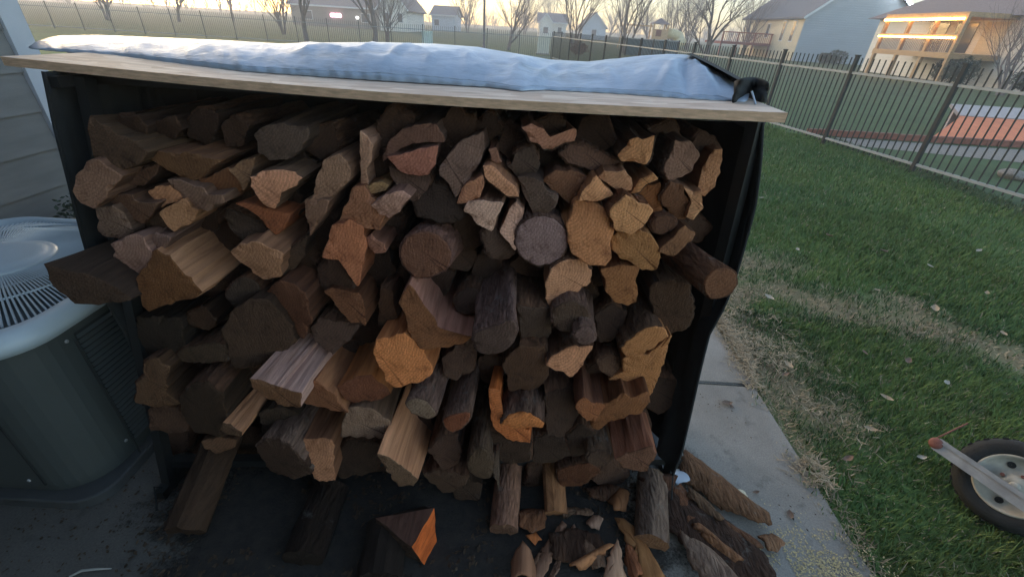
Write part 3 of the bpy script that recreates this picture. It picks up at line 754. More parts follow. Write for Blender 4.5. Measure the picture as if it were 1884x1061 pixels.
p = ground_at(1064, 34.5); s = thing('rust_shrub', 'rust red winter shrub below the three-stemmed tree', 'shrub', (p.x, p.y, GZ))
leaf_ball('twigs', (0, 0, .45), .65, 1300, M['rust_shrub'], s, 0.06, (1.3, 1, .8), 41)
# playset with tube slide
p = ground_at(1205, 58); ps = thing('playset', 'tan timber playset with a cream tube slide', 'playset', (p.x, p.y, GZ))
for x in (-.8, .8):
    for y in (-.8, .8): MB().box((x - .07, y - .07, 0), (x + .07, y + .07, 2.6)).build('post', M['tan_wood'], ps)
MB().box((-.9, -.9, 1.0), (.9, .9, 1.12)).build('platform', M['tan_wood'], ps)
MB().box((-.86, -.92, 1.13), (.86, -.87, 2.1)).build('panel', M['tan_wood'], ps)
MB().box((-.5, -.94, 1.4), (.1, -.923, 2.05)).build('window_opening', M['rust_red'], ps)
r = MB(); r.v = [Vector(q) for q in ((-1, -1, 2.6), (1, -1, 2.6), (1, 1, 2.6), (-1, 1, 2.6), (0, 0, 3.2))]; r.f = [(0, 1, 4), (1, 2, 4), (2, 3, 4), (3, 0, 4), (3, 2, 1, 0)]
r.build('roof', M['shingle_brown'], ps)
MB().bar((-.9, -.5, 2.35), (-4.2, -.5, 2.35), .14).build('swing_beam', M['tan_wood'], ps)
for s_ in (-1, 1): MB().bar((-4.2, -.5, 2.3), (-4.3, -.5 + .9 * s_, 0), .1).build('beam_leg', M['tan_wood'], ps)
for x in (-1.9, -3.0):
    sw = MB().box((x - .25, -.65, .5), (x + .25, -.35, .55)).build('swing_seat', M['teal'], ps)
    MB().bar((x - .22, -.5, .55), (x - .22, -.5, 2.28), .02).bar((x + .22, -.5, .55), (x + .22, -.5, 2.28), .02).build('chain', M['grey_strut'], sw)
MB().tube([(.8, -.3, 1.7), (1.6, -.3, 1.75), (2.3, -.5, 1.45), (2.5, -1.1, 1.0), (2.0, -1.7, .7), (1.2, -1.9, .45), (.6, -1.9, .35)], [.5, .52, .55, .55, .52, .48, .45], 14).build('tube_slide', M['slide_cream'], ps, smooth=True)
p = ground_at(1195, 40); t = thing('low_teal_screen', 'low dark teal screen standing in front of the playset', 'screen', (p.x, p.y, GZ), 0.25)
MB().box((-2.2, 0, .05), (2.4, .06, 1.15)).build('sheet', M['teal'], t)
for x in (-2.2, 0.1, 2.35): MB().box((x - .05, -.06, 0), (x + .05, -.003, 1.25)).build('post', M['fence_black'], t)
MB().box((-2.25, -.05, 1.153), (2.45, .09, 1.22)).build('top_rail', M['rail_light'], t)
# gravel strip, brick edging and orange panel beyond the fence
tag(mesh_obj('gravel_path', [(5.62, 8.30, GZ + .006), (11, 7.0, GZ + .006), (11, 8.75, GZ + .006), (5.5, 8.93, GZ + .006)], [(0, 1, 2, 3)], M['gravel']), 'strip of grey gravel beyond the fence', 'path', kind='structure')
be = thing('brick_edging', 'low red brick edging behind the gravel strip', 'edging', (5.6, 9.02, GZ))
bk = None
for k in range(26):
    if bk is None: bk = o = MB().box((0, 0, 0), (.205, .10, .11)).build('brick', M['brick'], be)
    else: o = bk.copy(); COL.objects.link(o); o.parent = be
    o.location = (.218 * k, random.uniform(-.008, .008), random.uniform(0, .012)); o.rotation_euler = (0, 0, random.uniform(-.02, .02))
op = thing('orange_ramp', 'bright orange sloping board with a pale upper panel beyond the fence', 'ramp', (8.05, 9.14, GZ))
def rampq(z0, z1, y0, y1, xl0, xl1, xr): return MB().prism([(xl0, y0, z0), (xr, y0, z0), (xr, y1, z1), (xl1, y1, z1)], (0, .03, -.05))
rampq(.06, .36, 0.0, 1.16, 0.02, 1.43, 4.2).build('orange_board', M['orange'], op)
rampq(.375, .57, 1.20, 1.40, 1.45, 1.30, 4.2).build('pale_board', M['pale_panel'], op)
MB().box((1.5, 1.46, 0), (4.2, 1.50, .48)).build('back_board', M['pale_panel'], op)
MB().bar((-.02, -.03, .05), (4.2, -.03, .05), .05, .10).build('foot_board', M['rust_red'], op)
p = at_z(1862, 326)
bm = bmesh.new(); bmesh.ops.create_icosphere(bm, subdivisions=3, radius=.17)
for v in bm.verts: v.co *= 1 + .25 * N3(v.co, 6); v.co.z *= .5
me = bpy.data.meshes.new('rock'); bm.to_mesh(me); bm.free()
tag(link('rock', me, M['gravel'], None, (p.x, p.y, .03)), 'flat grey rock behind the fence at the frame edge', 'rock')
# ================================================================== FIREWOOD RACK
Y0, TILT = 1.02, 0.14           # the front of the stack leans back a little as it rises
def front(px, py, d=0.0, tx=0.0, tz=0.0, c=None):
    """point of the stack's front (moved d metres towards the viewer) seen at a photo position; tx, tz turn the face about its centre c"""
    if c is None: return at_plane(px, py, (0, 1, -TILT), Y0 - d)
    n = Vector((-tx, 1, -TILT - tz))
    return at_plane(px, py, n, Y0 - d - tx * c.x - tz * c.z)

rack = thing('firewood_rack', 'black tubular steel rack holding the stacked firewood', 'rack', (-0.3, 1.2, 0))
def rbar(name, p, q, w=0.032): MB().bar(Vector(p) - Vector((-0.3, 1.2, 0)), Vector(q) - Vector((-0.3, 1.2, 0)), w).build(name, M['black_metal'], rack)
XL, XR = -1.195, 0.655
rbar('post', (XL, 0.945, 0), (XL + .03, 1.24, 1.325)); rbar('post', (XR, 1.10, 0), (XR - .06, 1.19, 1.335))
rbar('post', (XL, 1.42, 0), (XL, 1.50, 1.335)); rbar('post', (XR, 1.46, 0), (XR - .04, 1.50, 1.335))
rbar('rail', (XL + .017, 0.985, .10), (XR - .017, 1.125, .10)); rbar('rail', (XL + .017, 1.425, .10), (XR - .017, 1.465, .10))
rbar('rail', (XL + .017, 1.29, 1.318), (XR - .08, 1.29, 1.318), .024); rbar('rail', (XL + .017, 1.497, 1.315), (XR - .06, 1.497, 1.315), .026)
rbar('foot', (XL - .002, 0.90, .018), (XL - .002, 1.52, .018), .034); rbar('foot', (XR + .002, 1.0, .018), (XR + .002, 1.55, .018), .034)
rbar('cross_tie', (-.3, 1.06, .10), (-.3, 1.44, .10)); rbar('top_end', (XL, 1.18, 1.318), (XL, 1.48, 1.318), .026); rbar('top_end', (XR - .06, 1.205, 1.318), (XR - .05, 1.48, 1.318), .026)

# cover: black hanging sides, silver top
cov = thing('rack_cover', 'firewood cover with crumpled silver top sheet and black hanging sides', 'cover', (-0.3, 1.35, 1.3))
CO = Vector((-0.3, 1.35, 1.3))
def spl(pts, n):
    """resample a polyline of vectors"""
    P = [Vector(p) for p in pts]; L = [0]
    for a, b in zip(P, P[1:]): L.append(L[-1] + (b - a).length)
    out = []
    for i in range(n):
        s = L[-1] * i / (n - 1); k = 0
        while k < len(P) - 2 and L[k + 1] < s: k += 1
        t = (s - L[k]) / max(1e-9, L[k + 1] - L[k]); out.append(P[k].lerp(P[k + 1], t))
    return out
def side_panel(name, px_edge, d, depth, inward, parts=30, seed=0, taper=0.0):
    e = spl([front(x, y, d) for x, y in px_edge], parts)
    rows = []
    for i, p in enumerate(e):
        r = []
        v = i / (parts - 1)
        for j in range(22):
            u = j / 21
            fold = 0.026 * math.sin(u * 15 + 1.5 * math.sin(v * 4 + seed) + seed) * (0.35 + 0.65 * u) + 0.012 * N3((u * 6, v * 7, seed)) + 0.01 * math.sin(u * 31 + v * 9)
            r.append(p + Vector((inward * (fold * min(1, u * 6) + taper * u), u * (depth), 0)) - CO)
        rows.append(r)
    o = MB().grid(rows).build(name, M['black_cloth'], cov, smooth=True)
    sm = o.modifiers.new('thick', 'SOLIDIFY'); sm.thickness = 0.003
    # front hem, a rolled edge
    MB().tube([p - CO for p in e], 0.0045, 6).build('hem', M['black_cloth'], o, smooth=True)
    return o
side_panel('side_panel', [(1403, 226), (1399, 300), (1389, 380), (1373, 440), (1356, 500), (1334, 562), (1303, 618), (1286, 690), (1270, 762), (1254, 832), (1238, 873)], 0.03, 0.55, -1, seed=1.0, taper=0.10)
side_panel('side_panel', [(80, 132), (88, 170), (100, 230), (118, 300), (138, 380), (152, 435), (168, 490), (203, 565), (235, 622), (256, 665), (266, 705), (264, 745)], 0.03, 0.55, 1, seed=2.4, taper=0.07)
bp = MB()
rows = []
for i in range(20):
    z = 0.02 + 1.33 * i / 19
    rows.append([Vector((-1.2 + 1.83 * j / 39, 1.60 + 0.02 * math.sin(j * 0.9 + 0.5 * math.sin(i * .6)) + .015 * N3((j * .3, i * .3, 4)), z)) - CO for j in range(40)])
bp.grid(rows).build('back_panel', M['black_cloth'], cov, smooth=True).modifiers.new('thick', 'SOLIDIFY').thickness = 0.003

# weathered chipboard laid on top
BF = [(0, 104), (145, 127), (480, 153), (930, 183), (1340, 201), (1450, 208)]
bz = 1.366
ft = spl([at_z(x, y, bz) for x, y in BF], 40)
A, B = at_z(0, 104, bz), at_z(1450, 208, bz)
nrm = Vector((-(B - A).y, (B - A).x, 0)).normalized()
board = MB(); top, bot = [], []
for i, p0_ in enumerate(spl([A, B], 40)):
    u = i / 39
    sag = -0.018 * math.sin(math.pi * u) ** 1.0
    fy = 0.003 * N3((u * 60, 0, 0))
    f = p0_ + Vector((0, fy, sag)); b = p0_ + nrm * 0.50 + Vector((0, 0, sag * 0.6))
    # keep the right corner clipped as it is in the picture
    top.append([f + nrm * 0.0, f + nrm * .12, f + nrm * .28, b]); bot.append([q - Vector((0, 0, 0.021)) for q in top[-1]])
bo = A.copy()
bd_ = thing('chipboard_sheet', 'long warped chipboard sheet laid along the front top of the rack', 'board', bo)
MB().grid([[q - bo for q in r] for r in top]).build('top_face', M['osb'], bd_)
MB().grid([[q - bo for q in reversed(r)] for r in bot]).build('under_face', M['osb_edge'], bd_)
MB().grid([[top[i][0] - bo, bot[i][0] - bo] for i in range(40)]).grid([[bot[0][k] - bo, top[0][k] - bo] for k in range(4)]).grid([[top[39][k] - bo, bot[39][k] - bo] for k in range(4)]).build('sawn_edge', M['osb_edge'], bd_)

# silver top sheet: hem on the board, crest behind it
CR = [(70, 82), (84, 72), (110, 67), (180, 66), (300, 71), (400, 75), (520, 82), (560, 80), (700, 79), (800, 82), (880, 88), (900, 92), (950, 100), (1010, 111), (1080, 115), (1130, 110), (1180, 104), (1230, 101), (1262, 102), (1290, 112), (1320, 130), (1345, 145), (1368, 160)]
HM = [(70, 92), (220, 105), (450, 132), (700, 149), (900, 161), (955, 168), (1000, 166), (1060, 169), (1120, 172), (1200, 178), (1290, 184), (1368, 188)]
def lerp_px(tab, x):
    for (x0, y0), (x1, y1) in zip(tab, tab[1:]):
        if x0 <= x <= x1: return y0 + (y1 - y0) * (x - x0) / (x1 - x0)
    return tab[0][1] if x < tab[0][0] else tab[-1][1]
rows = []; NX = 150
for i in range(NX):
    px = 70 + (1368 - 70) * i / (NX - 1)
    yc, yh = lerp_px(CR, px), lerp_px(HM, px)
    H0 = at_z(px, yh, bz + 0.002 - 0.018 * math.sin(math.pi * max(0, min(1, px / 1450))))
    r = []
    bulge = 0.012 * N3((px * .012, 1, 0)) + .008 * N3((px * .05, 2, 0))
    Yc = H0.y + 0.27 + 0.05 * N3((px * .006, 5, 0))
    C0 = at_y(px, yc, Yc)
    for j in range(16):
        t = j / 15
        s = t ** 0.75
        p = H0.lerp(C0, s)
        lift = (C0.z - H0.z)
        prof = math.sin(min(1, t * 1.25) * math.pi / 2) ** 0.8      # steep near hem, flat on top
        steep = 1.0 if px < 760 else max(0.35, 1.0 - (px - 760) / 260)
        zt = H0.z + lift * (steep * prof + (1 - steep) * t)
        wr = 0.0035 * N3((px * .02, t * 3.0, 9)) * math.sin(t * math.pi) + 0.004 * N3((px * .07, t * 6, 19)) * math.sin(t * math.pi)
        gath = 0.0035 * math.sin(px * 0.22 + 3 * N3((px * .02, 0, 0))) * (1 - t) ** 3
        cr1 = abs(N3((px * .011 + t * .8, t * 1.6, 51))); wr += 0.006 * max(0, 1 - cr1 * 9) * math.sin(t * math.pi) * (1 if px > 560 else .4)
        for (fx, fw, fh, sl) in ((574, 4, .006, 4), (616, 4, .006, 6), (735, 9, .007, 70), (1003, 8, .009, 50), (1118, 6, .008, -30), (1228, 10, .014, 45), (1258, 9, -.020, -10), (1288, 12, .014, -60)):
            wr += fh * math.exp(-(((px - fx - sl * (t - .5)) / fw) ** 2)) * math.sin(min(1, t * 1.15) * math.pi)
        if 880 < px < 1340: wr += 0.007 * N3((px * .018, t * 2.2, 33)) * math.sin(t * math.pi)
        y = H0.y + (C0.y - H0.y) * t + gath
        r.append(Vector((p.x + (C0.x - H0.x) * 0.0, y, zt + wr)))
    back = r[-1]
    for k in range(1, 8): r.append(back + Vector((0.0, 0.035 * k, -0.004 * k * k + 0.005 * N3((px * .02, k, 3)))))
    end = r[-1]
    for k in range(1, 5): r.append(end + Vector((0, 0.012 * k + 0.02, -0.07 * k)))
    rows.append([q - CO for q in r])
ts = MB().grid(rows).build('top_sheet', M['tarp'], cov, smooth=True)
ts.modifiers.new('thick', 'SOLIDIFY').thickness = 0.002
seam = MB()
for k in (1,): seam.tube([rows[i][k] + Vector((0, -.002, .0015)) for i in range(2, NX - 2)], 0.0007, 4, False)
seam.build('stitch_line', M['seam'], ts)
# black end flap bunched at the right end
fl = MB(); rows2 = []
for i in range(14):
    u = i / 13; r = []
    for j in range(12):
        v = j / 11
        px = 1350 + 62 * u; py = (150 + 10 * u * (1 - u) * -1) + (190 - 150) * v - 6 * math.sin(u * 3.1) * (1 - v)
        p = at_y(px, py, 1.25 - 0.05 * math.sin(u * 7 + v * 2) - .02 * N3((u * 4, v * 4, 2)) + .04 * u)
        r.append(p - CO)
    rows2.append(r)
fl.grid(rows2).build('end_flap', M['black_cloth'], cov, smooth=True).modifiers.new('thick', 'SOLIDIFY').thickness = 0.004
fl = MB(); rows2 = []
for i in range(16):
    u = i / 15
    px = 1262 + 100 * u; py = 101 + (152 - 101) * u ** 1.1
    p = at_y(px, py, 1.47 - .15 * u)
    rows2.append([p - CO + Vector((0, 0, .003)), p - CO + Vector((.03, .05, .004)), p - CO + Vector((.07, .10, -.05)), p - CO + Vector((.09, .12, -.16))])
fl.grid(rows2).build('end_fold', M['black_cloth'], cov, smooth=True)
cd = MB().tube([at_y(1383, 168, 1.20) - CO, at_y(1386, 178, 1.195) - CO, at_y(1390, 192, 1.19) - CO], .0025, 5); cd.build('tie_cord', M['tarp'], cov)
q = front(1238, 872, .03)
MB().tube([q - CO, q + Vector((.004, -.01, -.035)) - CO, q + Vector((.02, -.03, q.z * -1 + .012)) - CO], .003, 5).build('elastic_cord', M['black_cloth'], cov)
q = front(262, 742, .03)
e0 = Vector((-1.19, .93, .02))
MB().tube([e0 - CO, e0 + Vector((-.02, -.02, .035)) - CO, e0 + Vector((-.005, -.05, -.005)) - CO, e0 + Vector((.012, -.075, -.012)) - CO], .003, 5).build('elastic_cord', M['black_cloth'], cov)

# ------------------------------------------------------------------ the logs
WK, GROW = 1.0, 1.13
def wood(c):
    r, g, b = lin(c); l = (r + g + b) / 3
    k = 1.40 + .18 * min(1.0, l / .20)            # fresh pale faces are much lighter than weathered ones
    t_ = min(1.0, l / .12); w = (r * k * (1.34 - .12 * t_), g * k * .885, b * k * (.64 + .10 * t_)); m_ = max(1.0, max(w) / .66)
    return (w[0] / m_, w[1] / m_, w[2] / m_, 1)
def chaikin(P, it=1, cut=.22):
    for _ in range(it):
        Q = []
        for i in range(len(P)):
            a, b = P[i], P[(i + 1) % len(P)]; Q += [a.lerp(b, cut), a.lerp(b, 1 - cut)]
        P = Q
    return P
LOGN = [0]
def make_log(label, poly, d, col, bark='none', side=None, L=0.40, ax=0.0, az=0.0, tz=None, tx=None, rnd_=0, bcol=None, taper=.95, group='logs stacked in the rack'):
    LOGN[0] += 1; rn = random.Random(LOGN[0] * 17 + 5)
    if tz is None: tz = rn.uniform(-.38, .28)
    if tx is None: tx = rn.uniform(-.34, .34)
    cpx = sum(p[0] for p in poly) / len(poly); cpy = sum(p[1] for p in poly) / len(poly)
    c = front(cpx, cpy, d)
    P = [front(x, y, d, tx, tz, c) - c for x, y in poly]
    pc = sum(P, Vector()) / len(P); P = [pc + (q - pc) * (1.03 if rnd_ else GROW) for q in P]
    P = chaikin(P, 2, .22) if rnd_ else chaikin(P, 1, .07)
    ring = []                                    # even resampling, chipped by noise
    for i in range(len(P)):
        a, b = P[i], P[(i + 1) % len(P)]
        n = max(1, int((b - a).length / 0.011))
        for k in range(n): ring.append(a.lerp(b, k / n))
    cen = sum(ring, Vector()) / len(ring)
    sd = rn.uniform(0, 50)
    jag = 0.0014 if rnd_ else 0.0030
    ring = [q + (q - cen).normalized() * jag * 2 * N3((q.x * 70 + sd, q.y, q.z * 70)) + (q - cen).normalized() * (0 if rnd_ else .010 * N3((q.x * 24 + sd, 3, q.z * 24))) for q in ring]
    flat = list(ring); ring = [q + Vector((0, 0.012 * max(0, N3((q.x * 45, sd, q.z * 45))), 0)) for q in ring]
    n = len(ring)
    A = Vector((ax + rn.uniform(-.07, .07), 1, az - .02 + rn.uniform(-.04, .03))).normalized()
    # outward normal in the face for each ring point (for bark selection)
    area = sum(ring[i].x * ring[(i + 1) % n].z - ring[(i + 1) % n].x * ring[i].z for i in range(n))
    sg = 1 if area > 0 else -1
    def outn(i):
        e = ring[(i + 1) % n] - ring[i - 1]; return Vector((e.z * sg, 0, -e.x * sg)).normalized()
    NS = 7; body = []
    for s in range(NS):
        t = s / (NS - 1); k = 1 - (1 - taper) * t
        for i, q in enumerate(ring):
            rad = (q - cen); w = 0.0 if s == 0 else 0.009 * N3((rad.x * 26 + sd, t * 2.5, rad.z * 26)) + .0045 * N3((rad.x * 75 + sd, t * 3, rad.z * 75))
            p = cen + rad * k + rad.normalized() * w; p = Vector((p.x, p.y * (1 - t) , p.z)) + A * (L * t)
            body.append(p)
    fc = [(s * n + i, s * n + (i + 1) % n, (s + 1) * n + (i + 1) % n, (s + 1) * n + i) for s in range(NS - 1) for i in range(n)]
    fc.append(tuple((NS - 1) * n + i for i in range(n)))
    if sg > 0: fc = [tuple(reversed(f)) for f in fc]
    scol = side if side else tuple(v * .8 for v in col)
    name = 'round_log' if rnd_ else 'split_log'
    o = mesh_obj(name, body, fc, M['split'], None, rnd_ > 0, c)
    o.color = wood(scol)
    tag(o, label, 'log', group)
    # cut end
    cv = list(ring); cf = []
    for k, sc in enumerate((.955, .66, .36)):
        for q in (ring if k == 0 else flat):
            p = cen + (q - cen) * sc; p.y += -.0028 + .0016 * N3((p.x * 40 + sd, p.z * 40, 1))
            cv.append(p)
    cv.append(cen + Vector((0, -.0028, 0)))
    for k in range(3):
        for i in range(n): cf.append((k * n + i, k * n + (i + 1) % n, (k + 1) * n + (i + 1) % n, (k + 1) * n + i))
    for i in range(n): cf.append((3 * n + i, 3 * n + (i + 1) % n, 4 * n))
    if sg < 0: cf = [tuple(reversed(f)) for f in cf]
    ce = mesh_obj('cut_end', cv, cf, M['end'], o)
    ce.color = wood(col)
    if bark == 'none' and sum(col) < 205 and side is None: bark = rn.choice(('top', 'all', 'tl', 'tr', 'none'))
    if bark != 'none':
        bt = {'top': Vector((0, 0, 1)), 'bot': Vector((0, 0, -1)), 'left': Vector((-1, 0, 0)), 'right': Vector((1, 0, 0)), 'tl': Vector((-.7, 0, .7)), 'tr': Vector((.7, 0, .7)), 'bl': Vector((-.7, 0, -.7)), 'br': Vector((.7, 0, -.7))}
        sel = [True] * n if bark == 'all' else [outn(i).dot(bt[bark]) > .30 for i in range(n)]
        bv = []; bf = []; th = .0045
        for s in range(NS):
            for i in range(n):
                p = body[s * n + i]; on = outn(i)
                bv.append(p + on * (th + .003 * N3((p.x * 60 + sd, p.y * 25, p.z * 60))) + (Vector((0, .002, 0)) if s == 0 else Vector()))
        off = len(bv); bv += [Vector(q) + Vector((0, .0015, 0)) for q in ring]
        for i in range(n):
            j = (i + 1) % n
            if not (sel[i] and sel[j]): continue
            for s in range(NS - 1): bf.append((s * n + i, s * n + j, (s + 1) * n + j, (s + 1) * n + i))
            bf.append((off + i, off + j, j, i))
        if sg > 0: bf = [tuple(reversed(f)) for f in bf]
        if bf:
            b = mesh_obj('bark', bv, bf, M['bark'], o, True)
            bc = bcol or (66, 54, 47)
            b.color = wood(bc)
    return o
def circ(cx, cy, rx, ry, n=14, rot=0.0):
    return [(cx + rx * math.cos(2 * math.pi * i / n + rot), cy + ry * math.sin(2 * math.pi * i / n + rot)) for i in range(n)]
